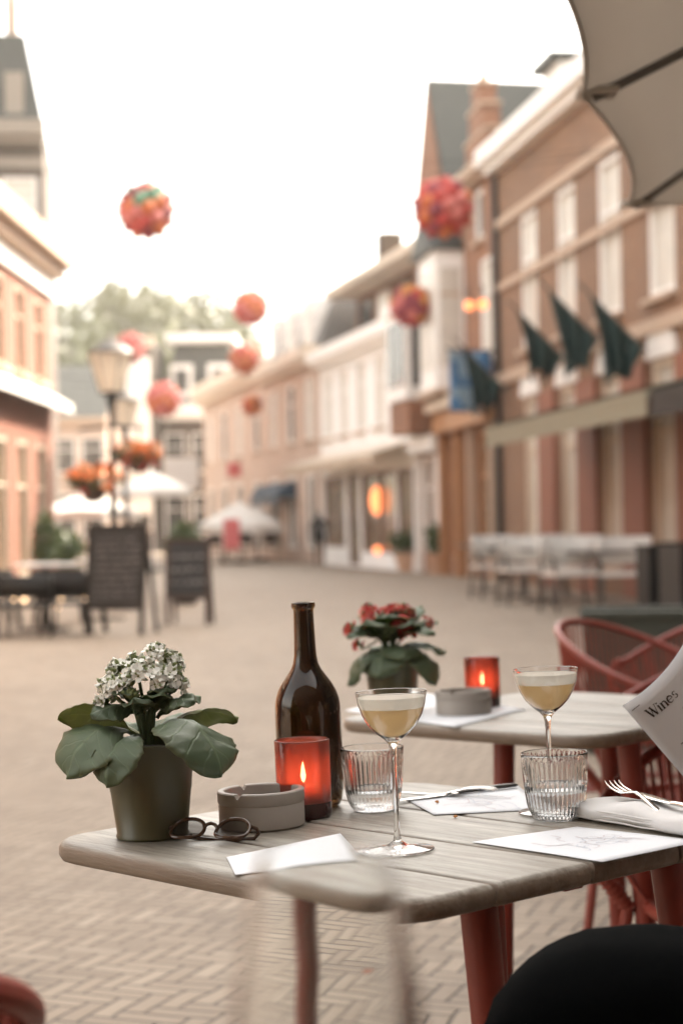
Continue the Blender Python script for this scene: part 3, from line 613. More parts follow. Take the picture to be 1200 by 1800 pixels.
# ------------------------------------------------------------------ paper balls over the street
def ball(px, py, Y, label, pal, seed, dia=.92):
    g = random.Random(seed); c = at(px, py, Y); e = empty('paper_ball', c, 0, label, 'hanging ball', 'paper balls strung over the street')
    mb = MB(); r = dia / 2; n = 46
    bmesh.ops.create_icosphere(mb.b, subdivisions=2, radius=r * .72); k = mb.mi(M[pal[0]])
    for f in mb.b.faces: f.material_index = k
    for i in range(n):
        z = 1 - 2 * (i + .5) / n; a = i * 2.39996; d = Vector((math.sqrt(1 - z * z) * math.cos(a), math.sqrt(1 - z * z) * math.sin(a), z))
        u = d.orthogonal().normalized(); v = d.cross(u); m = M[g.choice(pal)]; R1 = r * .36; ap = d * r * 1.06
        ring = [d * r * (.80 if q % 2 else .70) + (u * math.cos(q * math.pi / 8) + v * math.sin(q * math.pi / 8)) * R1 * (1.0 if q % 2 == 0 else .8) for q in range(16)]
        for q in range(16): mb.face([ap, ring[q], ring[(q + 1) % 16]], m)
    mb.build('paper_shell', e, sharp=None, weld=False)
    xl, xr = (LXf - c.x), ((RX(Y) if Y < 40.3 else RX2(Y)) - c.x)
    if Y > 37: xl = -8.5 - c.x
    mb = MB(); mb.tube([(xl, 0, .75), (xl * .5, 0, .58), (0, 0, .5), (xr * .5, 0, .6), (xr, 0, .8)], .006, M['blackm'], 5); mb.tube([(0, 0, .5), (0, 0, r * .9)], .003, M['blackm'], 5); mb.build('hanging_wire', e)
warm = ['bo', 'bo', 'bo', 'bp', 'br', 'by', 'bm']
ball(257, 370, 28.7, 'orange paper ball with a green patch alone against the white sky', warm + ['bg'], 1)
ball(777, 365, 27.5, 'large red and purple paper ball in front of the slate roof', ['br', 'br', 'bm', 'bp', 'bo', 'bm'], 2)
ball(722, 537, 38.8, 'dark red paper ball beside the white oriel, below the larger red one', ['br', 'bm', 'bm', 'bp', 'by'], 3)
ball(441, 541, 45.5, 'orange paper ball touching the skyline right of the trees', ['bo', 'bo', 'bp', 'br'], 4)
ball(429, 631, 55, 'orange red paper ball just below the skyline one', ['bo', 'br', 'bp'], 5)
ball(443, 713, 60, 'smallest orange paper ball hanging lowest before the pale houses', ['bo', 'br', 'by', 'bm'], 6, .68)
ball(287, 702, 47, 'pinkish paper ball low over the street beside the lower lantern', ['bp', 'bo', 'bp', 'br'], 7)
ball(228, 612, 53, 'pink paper ball half hidden behind the taller street lantern', ['bp', 'bp', 'br'], 8)

# ------------------------------------------------------------------ street lamps, baskets, parasols
def lamp(px, py, Y, label):
    top = at(px, py, Y); H = top.z; e = empty('street_lamp', (top.x, top.y, 0), 0, label, 'street lamp', 'lantern street lamps on the left')
    mb = MB(); mb.lathe([(.16, 0), (.16, .12), (.12, .16), (.11, .7), (.07, .8), (.055, 1.0), (.045, H - 1.0), (.07, H - .97), (.07, H - .92), (.03, H - .88)], M['blackm'], 16); mb.build('post', e)
    mb = MB(); mb.lathe([(.15, H - .84), (.31, H - .30)], M['lampglass'], 6); mb.lathe([(.001, H - .84), (.15, H - .84)], M['lampglass'], 6); mb.build('lantern_glass', e, sharp=20)
    mb = MB(); mb.lathe([(.32, H - .30), (.30, H - .27), (.15, H - .16), (.05, H - .12), (.03, H - .04), (.001, H)], M['pole'], 12)
    for k in range(6):
        a = k * math.pi / 3; mb.tube([(.15 * math.cos(a), .15 * math.sin(a), H - .86), (.312 * math.cos(a), .312 * math.sin(a), H - .30)], .007, M['blackm'], 6)
    mb.lathe([(.03, H - .9), (.14, H - .87), (.14, H - .84), (.001, H - .84)], M['blackm'], 12)
    mb.build('lantern_frame', e)
    mb = MB(); z = H - 1.35
    mb.tube([(-.45, 0, z), (0, 0, z + .05), (.45, 0, z)], .02, M['blackm']); mb.build('cross_arm', e); return e
lamp(194, 583, 26, 'black post street lamp with large opal lantern, the nearer one')
lamp(217, 676, 37, 'farther street lamp with smaller opal lantern seen right of the nearer post')
def leaves(mb, g, c, r, n, m, s, zsq=1.0):
    for i in range(n):
        d = Vector((g.gauss(0, 1), g.gauss(0, 1), g.gauss(0, zsq))).normalized() * g.uniform(.3, 1); p = Vector(c) + Vector((d.x * r, d.y * r, d.z * r * zsq))
        u = Vector((g.gauss(0, 1), g.gauss(0, 1), g.gauss(0, 1))).normalized(); v = u.orthogonal().normalized(); k = s * g.uniform(.6, 1.3)
        mb.face([p - u * k, p + v * k * .6, p + u * k, p - v * k * .6], m)
def basket(px, py, Y, r, label, seed):
    g = random.Random(seed); c = at(px, py, Y); e = empty('flower_basket', c, 0, label, 'flower basket', 'baskets of orange flowers by the lamps')
    mb = MB(); mb.lathe([(.001, -r * .75), (r * .35, -r * .65), (r * .6, -r * .2), (r * .62, 0), (r * .55, 0)], M['darkwood'], 16); mb.tube([(0, 0, 0), (0, 0, r * 1.6)], .012, M['blackm'], 6); mb.build('basket', e)
    mb = MB(); leaves(mb, g, (0, 0, .05), r, 260, M['green'], .07, .6); mb.build('foliage', e, sharp=None, weld=False, fix=False)
    mb = MB(); leaves(mb, g, (0, 0, r * .25), r * 1.02, 330, M['orangef'], .075, .55); leaves(mb, g, (0, 0, -.05), r * .95, 70, M['redf'], .06, .6); mb.build('blossom', e, sharp=None, weld=False, fix=False)
basket(165, 850, 25.6, .36, 'wide basket of orange flowers left of the lamp post', 1)
basket(245, 803, 26.6, .32, 'basket of orange and yellow flowers right of the lamp post', 2)
def parasol(px, py, Y, r, h_, label, m, seed):
    c = at(px, py, Y); e = empty('parasol', (c.x, c.y, 0), seed * .4, label, 'parasol', 'white parasols down the street')
    z = c.z; mb = MB(); n = 8; ring = []; 
    for q in range(n): a = q * math.pi * 2 / n; ring.append(Vector((r * math.cos(a), r * math.sin(a), z - h_)))
    for q in range(n):
        a, b = ring[q], ring[(q + 1) % n]; m0 = (a + b) / 2 * .97; m0.z = z - h_ + .03
        mb.face([(0, 0, z), a, m0], m); mb.face([(0, 0, z), m0, b], m); mb.face([a, a - Vector((0, 0, .18)), m0 - Vector((0, 0, .18)), m0], m); mb.face([m0, m0 - Vector((0, 0, .18)), b - Vector((0, 0, .18)), b], m)
    o = mb.build('canopy', e, sharp=None); sol = o.modifiers.new('thick', 'SOLIDIFY'); sol.thickness = .01
    mb = MB(); mb.tube([(0, 0, 0), (0, 0, z)], .025, M['white']); mb.build('mast', e); mb = MB(); mb.lathe([(.001, .08), (.22, .08), (.25, 0)], M['blackm'], 20); mb.build('base', e)
parasol(155, 862, 40, 1.15, .45, 'white parasol behind the big chalkboard', M['cloth'], 1)
parasol(268, 828, 48, 1.0, .5, 'white parasol right of the lamp post, above the smaller chalkboard', M['cloth'], 2)
parasol(420, 880, 56, 1.35, .75, 'wide white parasol in the middle of the far street', M['cloth'], 3)
parasol(455, 893, 60, 1.2, .65, 'smaller white parasol overlapping the wide one', M['cloth'], 4)
# sign box beyond
s = empty('shop_sign', at(318, 832, 62), .2, 'pale rectangular hanging shop sign beyond the lamp posts', 'sign'); part_box(s, 'sign_board', (0, 0, 0), (1.15, .12, 1.05), M['white']); part_box(s, 'sign_frame', (0, .08, 0), (1.25, .05, 1.15), M['creamdk'])
mb = MB(); mb.tube([(0, .2, .55), (0, .2, -4)], .04, M['pole']); mb.build('sign_post', s)
def cone_shrub(px, py, Y, r, h, label, seed, cat='shrub'):
    g = random.Random(seed); p = ground(px, py); p = p * (Y / p.y) if 0 else Vector(((px - 600) / FPX * Y, Y, 0)); e = empty('potted_shrub', p, 0, label, cat)
    mb = MB(); mb.lathe([(r * .5, 0), (r * .72, h * .4), (r * .78, h * .42), (r * .66, h * .42), (r * .6, h * .34), (.001, h * .34)], M['terra'] if seed % 2 else M['blackm'], 20); mb.build('pot', e)
    mb = MB(); leaves(mb, g, (0, 0, h * .72), r, 420, M['green'], .07, h * .36 / r); mb.build('foliage', e, sharp=None, weld=False, fix=False)
cone_shrub(325, 960, 27.5, .30, 1.15, 'dark bushy shrub in a black pot behind the small chalkboard', 2)
cone_shrub(720, 1000, 43.5, .55, 1.0, 'green shrub in a wide terracotta tub before the white shop', 3)
cone_shrub(770, 1000, 40.5, .35, 1.1, 'slim green shrub in a terracotta pot beside the white pilaster', 5)

cone_shrub(118, 985, 33, .34, 1.05, 'leafy shrub in a terracotta pot behind the black chairs by the salmon house', 7)
cone_shrub(232, 985, 31, .28, .95, 'slim leafy shrub in a black pot between the two chalkboards', 8)
cone_shrub(80, 985, 30, .26, 1.3, 'tall leafy shrub in a terracotta pot against the salmon house wall', 9)
# chalkboards
def board(px, py, Y, w_, h_, rz, label, leg, wood, marks):
    p = Vector(((px - 600) / FPX * Y, Y, 0)); e = empty('chalkboard', p, rz, label, 'chalkboard')
    T = Matrix.Rotation(R(-9), 4, 'X')
    def B(name, c, s_, m, par=e):
        mb = MB(); mb.box((0, 0, 0), s_, m); o = mb.build(name, par, sharp=None); o.matrix_local = T @ Matrix.Translation(c); return o
    B('slate', (0, 0, leg + (h_ - leg) / 2), (w_ - .1, .02, h_ - leg - .1), M['slatebd'])
    for s_ in (-1, 1): B('leg', (s_ * (w_ / 2 - .025), 0, h_ / 2), (.05, .04, h_), wood)
    B('rail', (0, 0, h_ - .025), (w_ - .1, .04, .05), wood); B('rail', (0, 0, leg + .02), (w_ - .1, .04, .05), wood)
    T2 = Matrix.Translation((0, h_ * .46, 0)) @ Matrix.Rotation(R(16), 4, 'X')
    for s_ in (-1, 1):
        mb = MB(); mb.box((0, 0, 0), (.04, .03, h_), wood); o = mb.build('prop_leg', e, sharp=None); o.matrix_local = T2 @ Matrix.Translation((s_ * (w_ / 2 - .04), 0, h_ / 2 - .01))
    g = random.Random(marks); mb = MB()
    for row in range(marks):
        z = leg + .12 + (h_ - leg - .25) * (row + .5) / marks; x = -w_ * .36
        while x < w_ * .33:
            l_ = g.uniform(.02, .09); mb.box((x + l_ / 2, -.013, z + g.uniform(-.006, .006)), (l_, .003, g.uniform(.008, .02) if marks > 4 else g.uniform(.02, .05)), M['chalkw']); x += l_ + g.uniform(.015, .05)
    o = mb.build('chalk_writing', e, sharp=None, weld=False); o.matrix_local = T
    return e
board(197, 1110, 19.8, .66, 1.18, R(-14), 'large grey chalkboard stand in a dark frame, left of the smaller one', .27, M['blackm'], 9)
board(326, 1095, 21.6, .52, 1.0, R(-6), 'smaller wooden A-board chalkboard with bold chalk lines', .30, M['darkwood'], 3)

# ------------------------------------------------------------------ terrace furniture at the sides
def cafe_chair(name, m, m2, label, cat='chair', group=None):
    e = empty(name, (0, 0, 0), 0, label, cat, group)
    mb = MB(); mb.box((0, 0, .45), (.46, .46, .05), m2); mb.build('seat', e, sharp=None)
    mb = MB(); rows = []
    for i in range(2):
        rows.append([(-.25 * math.cos(a) if 0 else .25 * math.sin(a), .22 * math.cos(a) * .6 + .08, (.56 if i == 0 else .88)) for a in [R(-80 + 160 * k / 10) for k in range(11)]])
    mb.grid(rows, m2); o = mb.build('backrest', e); so_ = o.modifiers.new('thick', 'SOLIDIFY'); so_.thickness = .03
    for sx_ in (-1, 1):
        for sy_ in (-1, 1):
            mb = MB(); mb.tube([(sx_ * .2, sy_ * .2, .43), (sx_ * .23, sy_ * .23, 0)], .016, m, 8); mb.build('leg', e)
        mb = MB(); mb.tube([(sx_ * .22, .17, .43), (sx_ * .22, .19, .86)], .014, m, 8); mb.tube([(sx_ * .22, .18, .66), (sx_ * .24, -.18, .64), (sx_ * .22, -.2, .44)], .014, m, 8); mb.build('arm', e)
    return e
def cafe_table(name, m, mt, label, group=None, r=.36, sq=False):
    e = empty(name, (0, 0, 0), 0, label, 'table', group)
    mb = MB()
    if sq: mb.box((0, 0, .735), (.75, .75, .03), mt)
    else: mb.lathe([(.001, .75), (r, .75), (r, .72), (.001, .72)], mt, 32)
    mb.build('tabletop', e); mb = MB(); mb.tube([(0, 0, 0.03), (0, 0, .72)], .03, m); mb.build('pedestal', e)
    mb = MB(); mb.box((0, 0, .015), (.5, .06, .03), m); mb.box((0, 0, .016), (.06, .5, .028), m); mb.build('base', e, sharp=None); return e
ch0 = None
def put(proto, first, x, y, rz, label):
    o = proto if first else copy_tree(proto); o.location = (x, y, 0); o.rotation_euler = (0, 0, rz); o['label'] = label; return o
bch = cafe_chair('wicker_chair', M['blackm'], M['wicker'], 'x', 'chair', 'black chairs on the left terrace')
for i, (x, y, rz, lab) in enumerate([(-2.92, 20.3, 3.0, 'black wicker chair just left of the large chalkboard'), (-3.38, 19.9, 3.3, 'black wicker chair nearest in the left terrace group'), (-3.85, 20.4, 3.1, 'black wicker chair at the left frame edge'), (-3.35, 22.2, .2, 'black wicker chair behind the round table on the left'), (-4.2, 22.5, .4, 'black wicker chair at the back of the left terrace against the salmon house')]): put(bch, i == 0, x, y, rz, lab).scale = (1.25, 1.15, .74)
bt_ = cafe_table('terrace_table', M['blackm'], M['white'], 'x', 'pale round tables on the left terrace')
for i, (x, y, lab) in enumerate([(-3.3, 20.9, 'round white topped table among the black chairs'), (-2.95, 23.2, 'round white topped table behind the large chalkboard')]): put(bt_, i == 0, x, y, 0, lab)
wch = cafe_chair('terrace_chair', M['pole'], M['cloth'], 'x', 'chair', 'white chairs on the hotel terrace')
for i, (x, y, rz, lab) in enumerate([(2.25, 27.6, .25, 'white cushioned chair at the far end of the hotel terrace'), (2.95, 27.4, -.2, 'white cushioned chair facing the far terrace table'), (2.45, 25.3, .2, 'white cushioned chair in the middle of the hotel terrace'), (3.15, 25.1, -.15, 'white cushioned chair with its back to the hotel middle window'),
                                     (2.80, 23.0, .3, 'white cushioned chair nearest the dark planters'), (3.42, 22.7, -.1, 'white cushioned chair against the wall beside the dark planters')]): put(wch, i == 0, x, y, rz, lab).scale = (1.35, 1.15, 1.05)
wt = cafe_table('square_table', M['pole'], M['pole'], 'x', 'dark square tables on the hotel terrace', sq=True)
for i, (x, y, lab) in enumerate([(2.5, 27.9, 'dark square table at the far end of the hotel terrace'), (2.75, 25.9, 'dark square table in the middle of the hotel terrace'), (3.15, 23.2, 'dark square table by the dark planters'), (2.3, 30.6, 'dark square table beyond the terrace by the orange shop')]): put(wt, i == 0, x, y, .1, lab)
def planter(x, y, w_, d_, h_, rz, label, m=M['blackm'], green=True):
    e = empty('planter_box', (x, y, 0), rz, label, 'planter'); mb = MB(); t = .04
    for c, s_ in (((0, -d_ / 2, h_ / 2), (w_, t, h_)), ((0, d_ / 2, h_ / 2), (w_, t, h_)), ((-w_ / 2 + t / 2, 0, h_ / 2), (t, d_ - t, h_)), ((w_ / 2 - t / 2, 0, h_ / 2), (t, d_ - t, h_))): mb.box(c, s_, m)
    mb.build('box', e, sharp=None); part_box(e, 'soil', (0, 0, h_ - .06), (w_ - 2 * t, d_ - t, .05), M['soil'])
    for q_ in (-1, 1): part_box(e, 'rim', (0, q_ * d_ / 2, h_ + .015), (w_ + .04, .09, .03), m)
    if green: mb = MB(); leaves(mb, random.Random(int(x * 7)), (0, 0, h_ + .08), w_ * .4, 220, M['green'], .05, .35); mb.build('foliage', e, sharp=None, weld=False, fix=False)
planter(3.60, 21.4, .38, .5, .8, .1, 'tall dark planter box at the right end of the white chairs', green=False)
planter(3.68, 19.6, .55, .8, .85, .1, 'dark planter box at the right frame edge', green=False)
planter(1.85, 9.3, 1.3, .5, .66, R(-8), 'low dark green planter box behind the red chairs', plain('dark_green_paint', (.05, .055, .042), .6), False)
# far street furniture
for i, (px, Y, lab) in enumerate([(395, 56, 'dark cafe table under the wide white parasol'), (450, 58, 'dark cafe table under the smaller white parasol')]):
    if i == 0: ft = cafe_table('far_table', M['darkwood'], M['darkwood'], lab, 'dark tables under the far parasols', r=.6)
    else: ft = copy_tree(ft); ft['label'] = lab
    ft.location = ((px - 600) / FPX * Y, Y, 0)
fch = cafe_chair('far_chair', M['darkwood'], M['darkwood'], 'x', 'chair', 'dark chairs under the far parasols')
for i, (px, Y, lab) in enumerate([(375, 55, 'dark chair left under the wide white parasol'), (415, 55.5, 'dark chair right of the table under the wide parasol'), (435, 57, 'dark chair left under the smaller white parasol'), (470, 57.5, 'dark chair right under the smaller white parasol')]): put(fch, i == 0, (px - 600) / FPX * Y, Y, i * 1.3, lab)
e = empty('banner', at(408, 940, 54), 0, 'pink and red cloth banner hanging under the wide white parasol', 'banner')
mb = MB(); mb.grid([[(-.25 + .08 * j, .03 * math.sin(j * 1.3 + i), .45 - .15 * i) for j in range(7)] for i in range(7)], M['pink']); o = mb.build('banner_cloth', e); q = o.modifiers.new('t', 'SOLIDIFY'); q.thickness = .01
mb = MB(); mb.tube([(-.25, 0, .47), (.25, 0, .47)], .015, M['white']); mb.build('banner_rod', e)
e = empty('street_flag', at(412, 826, 66), 0, 'small pink flag on the cream house far down the street', 'flag')
mb = MB(); mb.grid([[(-.25 + .08 * j, .03 * math.sin(j * 1.3 + i), .25 - .1 * i) for j in range(7)] for i in range(6)], M['pink']); o = mb.build('flag_cloth', e); q = o.modifiers.new('t', 'SOLIDIFY'); q.thickness = .01
mb = MB(); mb.tube([(-.27, 0, .3), (-.27, 0, -.6)], .015, M['white']); mb.build('flag_pole', e)
# glowing lamps of the shop entrance
def shop_lamp(px, py, Y, r, label, tall=1.0, grp='orange lamps at the white shop'):
    e = empty('shop_lamp', at(px, py, Y), 0, label, 'lamp', grp)
    mb = MB(); mb.lathe([(.001, -r * tall), (r * .7, -r * .7 * tall), (r, 0), (r * .7, r * .7 * tall), (.001, r * tall)], M['orangelight'], 16); mb.build('shade', e)
    mb = MB(); mb.tube([(0, 0, r * tall), (0, 0, r * tall + .25)], .015, M['blackm']); mb.build('bracket', e)
shop_lamp(662, 880, 46.6, .16, 'tall orange lamp glowing in the doorway of the white shop', 2.3)
shop_lamp(663, 967, 46.4, .10, 'low round orange lamp glowing at the foot of the shop doorway')
shop_lamp(848, 535, 33.5, .09, 'right one of two small orange lamps on the upper bay of the gabled house')
shop_lamp(824, 537, 34.3, .09, 'left one of two small orange lamps on the upper bay of the gabled house')
# sun glints by the left terrace, imitated by added glowing beads
g = random.Random(3); e = empty('sun_glint_beads', (-3.6, 24.5, 0), 0, 'string of added warm glowing beads imitating sun glints low behind the black chairs', 'sun glints')
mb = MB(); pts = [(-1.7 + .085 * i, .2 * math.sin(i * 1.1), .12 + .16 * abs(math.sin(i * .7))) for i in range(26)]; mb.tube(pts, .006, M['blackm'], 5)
mb.build('bead_string', e)
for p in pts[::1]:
    mb = MB(); bmesh.ops.create_icosphere(mb.b, subdivisions=1, radius=.035, matrix=Matrix.Translation(Vector(p) + Vector((0, g.uniform(-.1, .1), g.uniform(-.05, .12))))); mb.mi(M['glint_bead']); mb.build('glint_bead', e, sharp=None)

# ------------------------------------------------------------------ body helper (skin modifier, applied)
def skin_mesh(name, joints, edges, mats, parent, sub=2, root=0):
    me = bpy.data.meshes.new(name); me.from_pydata([j[:3] for j in joints], edges, []); o = bpy.data.objects.new(name, me); C.objects.link(o)
    sk = o.modifiers.new('s', 'SKIN'); sk.use_smooth_shade = True
    for i, j in enumerate(joints):
        v = me.skin_vertices[0].data[i]; v.radius = (j[3], j[4] if len(j) > 4 else j[3]); v.use_root = (i == root)
    ss = o.modifiers.new('d', 'SUBSURF'); ss.levels = sub; ss.render_levels = sub
    bpy.context.view_layer.update(); dg = bpy.context.evaluated_depsgraph_get(); m2 = bpy.data.meshes.new_from_object(o.evaluated_get(dg))
    bpy.data.objects.remove(o); m2.name = name; m2.materials.clear()
    for m in mats: m2.materials.append(m)
    for p in m2.polygons: p.use_smooth = True
    n = bpy.data.objects.new(name, m2); C.objects.link(n); n.parent = parent; return n
# person seated at the right, knee over knee
SC_UNIT = 1
dp = ground(560, 990); dY = 50.5
pf = empty('person', ((560 - 600) / FPX * dY, dY, 0), 0, 'person in dark clothes standing far down the street', 'person'); pf.scale = (.85, .85, .85)
J = [(0, 0, .95, .15, .11), (0, 0, 1.2, .15, .10), (0, 0, 1.42, .17, .10), (0, 0, 1.52, .06), (0, 0, 1.62, .09, .10), (0, 0, 1.74, .075), (-.11, 0, .88, .09), (-.12, 0, .48, .06), (-.12, .02, .08, .045), (-.12, -.1, .04, .04), (.11, 0, .88, .09), (.12, 0, .48, .06), (.12, .02, .08, .045), (.12, -.1, .04, .04), (-.2, 0, 1.40, .06), (-.25, 0, 1.12, .045), (-.24, -.08, .88, .035), (.2, 0, 1.40, .06), (.25, 0, 1.12, .045), (.24, -.08, .88, .035)]
E = [(0, 1), (1, 2), (2, 3), (3, 4), (4, 5), (0, 6), (6, 7), (7, 8), (8, 9), (0, 10), (10, 11), (11, 12), (12, 13), (2, 14), (14, 15), (15, 16), (2, 17), (17, 18), (18, 19)]
skin_mesh('person_body', J, E, [M['black']], pf, 1)

# ------------------------------------------------------------------ tables
def offset_poly(pts, ds):
    n = len(pts); out = []
    for i in range(n):
        p0, p1, p2 = Vector(pts[i - 1]), Vector(pts[i]), Vector(pts[(i + 1) % n]); d1, d2 = ds[i - 1], ds[i]
        a, b = (p1 - p0).normalized(), (p2 - p1).normalized(); n1, n2 = Vector((-a.y, a.x)), Vector((-b.y, b.x))
        den = a.x * b.y - a.y * b.x
        if abs(den) < 1e-4: out.append(p1 + n1 * (d1 + d2) / 2); continue
        q1, q2 = p1 + n1 * d1, p1 + n2 * d2; t = ((q2.x - q1.x) * b.y - (q2.y - q1.y) * b.x) / den; out.append(q1 + a * t)
    return out
TA, TB = .69, .64                       # board direction, across
def bistro_table(label, group):
    """local origin on the floor under the front corner; +x along the boards, +y across them"""
    e = empty('bistro_table', (0, 0, 0), 0, label, 'table', group)
    cuts = [0, .146, .298, .45, TB]; rad = .072; th = .027; gp = .0026
    for i in range(4):
        y0, y1 = cuts[i] + (gp if i else 0), cuts[i + 1] - (gp if i < 3 else 0)
        pts, ds = [], []
        def arc(cx, cy, a0):
            for k in range(7): pts.append(Vector((cx + rad * math.cos(R(a0 + 15 * k)), cy + rad * math.sin(R(a0 + 15 * k))))); ds.append(.011)
        def cor(cx, cy, d): 
            pts.append(Vector((cx, cy))); ds.append(d)
        sr = .005
        if i == 0:
            arc(rad, rad, 180); arc(TA - rad, rad, 270); cor(TA, y1, sr); cor(0, y1, .011)
        elif i == 3:
            cor(0, y0, sr); cor(TA, y0, .011); arc(TA - rad, y1 - rad, 0); arc(rad, y1 - rad, 90)
        else:
            cor(0, y0, sr); cor(TA, y0, .011); cor(TA, y1, sr); cor(0, y1, .011)
        mb = MB(); k = mb.mi(M['wood']); rings = []
        prof = [(1.0, -th), (.3, -th + .003), (0.0, -th + .009), (0, -.011), (.08, -.0062), (.3, -.0028), (.62, -.0007), (1.0, 0)]
        for f_, z in prof:
            ring = offset_poly(pts, [d * f_ for d in ds])
            zz = [z if True else 0 for _ in ring]
            rings.append([mb.b.verts.new((p.x, p.y, .75 + z)) for p in ring])
        n = len(pts)
        for a in range(len(rings) - 1):
            for b in range(n): f = mb.b.faces.new([rings[a][b], rings[a][(b + 1) % n], rings[a + 1][(b + 1) % n], rings[a + 1][b]]); f.smooth = True; f.material_index = k
        mb.b.faces.new(rings[-1]).material_index = k; mb.b.faces.new(list(reversed(rings[0]))).material_index = k
        o = mb.build('board', e, sharp=50)
    mb = MB(); zf = .75 - th - .001
    for c, s_ in (((.21, .33, zf - .008), (.30, .03, .014)), ((.21, .33, zf - .023), (.03, .30, .014))): mb.box(c, s_, M['red'])
    mb.build('under_frame', e, sharp=None)
    for (x, y, fx, fy) in ((.055, .17, .02, .19), (.055, .49, .0, .53), (.365, .17, .37, .13), (.365, .49, .39, .53)):
        mb = MB(); mb.tube([(x, y, zf), (fx, fy, .0)], [.0215, .0165], M['red'], 14); mb.build('leg', e)
    return e
L0, F0 = plane_hit(66, 1475, .75, .1), plane_hit(709, 1596, .75, .1)
# table axes: x from the front corner towards the left corner, y to the right
def place_table(o, Fp, Lp, flip):
    a = (Lp - Fp); a.z = 0; a.normalize(); y = Vector((a.y, -a.x, 0))        # to the right of a
    X = Vector((a.x, a.y, math.tan(TILT) * a.x)).normalized(); Yv = Vector((y.x, y.y, math.tan(TILT) * y.x)).normalized()
    # mirrored handedness: use x along -a so that (x, y, z) is right handed
    X = -X; Z = X.cross(Yv).normalized()
    org = Vector(Lp); m = Matrix((X, Yv, Z)).transposed().to_4x4()
    # origin under the left corner, boards run +x to the front corner, +y to the right/back
    m.translation = org - Z * .75; o.matrix_world = m; return m
t1 = bistro_table('weathered wooden bistro table in front, with bottle and cocktails', 'weathered wooden bistro tables')
# legs were laid out from the front corner: mirror them along x
for ch in t1.children:
    if ch.name.startswith('leg') or ch.name.startswith('under_frame'):
        for v in ch.data.vertices: v.co.x = TA - v.co.x
        ch.data.flip_normals()
m1 = place_table(t1, F0, L0, False)
G2, L2 = plane_hit(1062, 1297, .75, .3), plane_hit(578, 1263, .75, .3)
t2 = copy_tree(t1); m2 = place_table(t2, G2, L2, False); t2['label'] = 'weathered wooden bistro table behind, with red flowers and grey ashtray'
t3 = copy_tree(t1); t3.matrix_world = Matrix.Translation((.08, .10, 0)) @ Matrix.Rotation(R(42), 4, 'Z'); t3['label'] = 'weathered wooden bistro table at the very front carrying the wine glass'
TN = m1.to_3x3() @ Vector((0, 0, 1))
TROT = Vector((0, 0, 1)).rotation_difference(TN)
def on1(px, py, lift=0): return plane_hit(px, py, .75, .1) + TN * (lift + .0004)
def on2(px, py, lift=0): return plane_hit(px, py, .75, .3) + TN * (lift + .0004)
def seat(o, p, rz=0):
    o.rotation_mode = 'QUATERNION'; o.location = p; o.rotation_quaternion = TROT @ Matrix.Rotation(rz, 3, 'Z').to_quaternion(); return o

# ------------------------------------------------------------------ tableware
def arcpts(p, q, n, bulge): return None
def bottle():
    e = empty('wine_bottle', label='dark brown glass wine bottle with long neck, empty, on the front table', cat='bottle')
    s = .000781; H = .284
    prof = [(.001, .006), (.030, .003), (.036, .0005), (.0405, .004), (.0435, .012), (.0452, .026), (.0458, .05), (.0458, .085), (.0456, .13), (.0452, .142), (.044, .150), (.0405, .161), (.035, .171), (.028, .181), (.0215, .190), (.0175, .199), (.0157, .210), (.0150, .225), (.0143, .250), (.0139, .270), (.0141, .2735), (.0163, .2765), (.0168, .2795), (.0166, .283), (.0155, .284)]
    inner = [(.0115, .284), (.0105, .280), (.0105, .25), (.0115, .215), (.0145, .199), (.0185, .189), (.0250, .179), (.032, .169), (.0375, .159), (.041, .149), (.0422, .14), (.0426, .10), (.0426, .03), (.038, .012), (.026, .009), (.001, .022)]
    mb = MB(); mb.lathe(prof + inner, M['amber'], 72, sup=.0006); mb.build('glass_body', e, sharp=None)
    mb = MB(); mb.lathe([(.0459, .0855), (.0461, .0858), (.0461, .0868), (.0459, .0872)], M['amber'], 72); mb.build('mould_line', e); return e
seat(bottle(), on1(548, 1418))
def candle(label, group):
    e = empty('candle_holder', label=label, cat='candle', group=group); H, r = .103, .0365
    mb = MB(); mb.lathe([(.001, .001), (r - .003, 0), (r - .001, .002), (r, .006), (r, .021), (r + .0005, .06), (r + .0008, H), (r, H + .0012), (r - .0022, H + .0005), (r - .003, H - .002), (r - .003, .024)], M['redglass'], 64)
    for f in mb.b.faces:
        if f.calc_center_median().z < .0215 and f.calc_center_median().xy.length > .02: f.material_index = mb.mi(M['darkbase'])
    mb.build('glass_cup', e, sharp=None)
    mb = MB(); mb.lathe([(.001, .0015), (r - .0035, .0015), (r - .0032, .0225), (.001, .0225)], M['darkbase'], 48); mb.build('glass_foot', e)
    mb = MB(); mb.lathe([(.001, .0235), (.021, .0235), (.021, .040), (.0205, .0415), (.012, .0405), (.001, .0405)], M['wax'], 40); mb.build('candle', e)
    mb = MB(); mb.tube([(0, 0, .040), (0, 0, .047)], .0008, M['wick'], 6); mb.build('wick', e)
    mb = MB(); mb.lathe([(.0005, .046), (.0026, .050), (.0034, .055), (.0028, .062), (.0014, .069), (.0003, .074)], M['flame'], 16); mb.build('flame', e); return e
c1 = candle('red glass candle holder with lit candle in front of the wine bottle', 'red glass candle holders')
seat(c1, on1(536, 1436)); c2 = copy_tree(c1); c2['label'] = 'red glass candle holder with lit candle on the table behind'; seat(c2, on2(849, 1243))
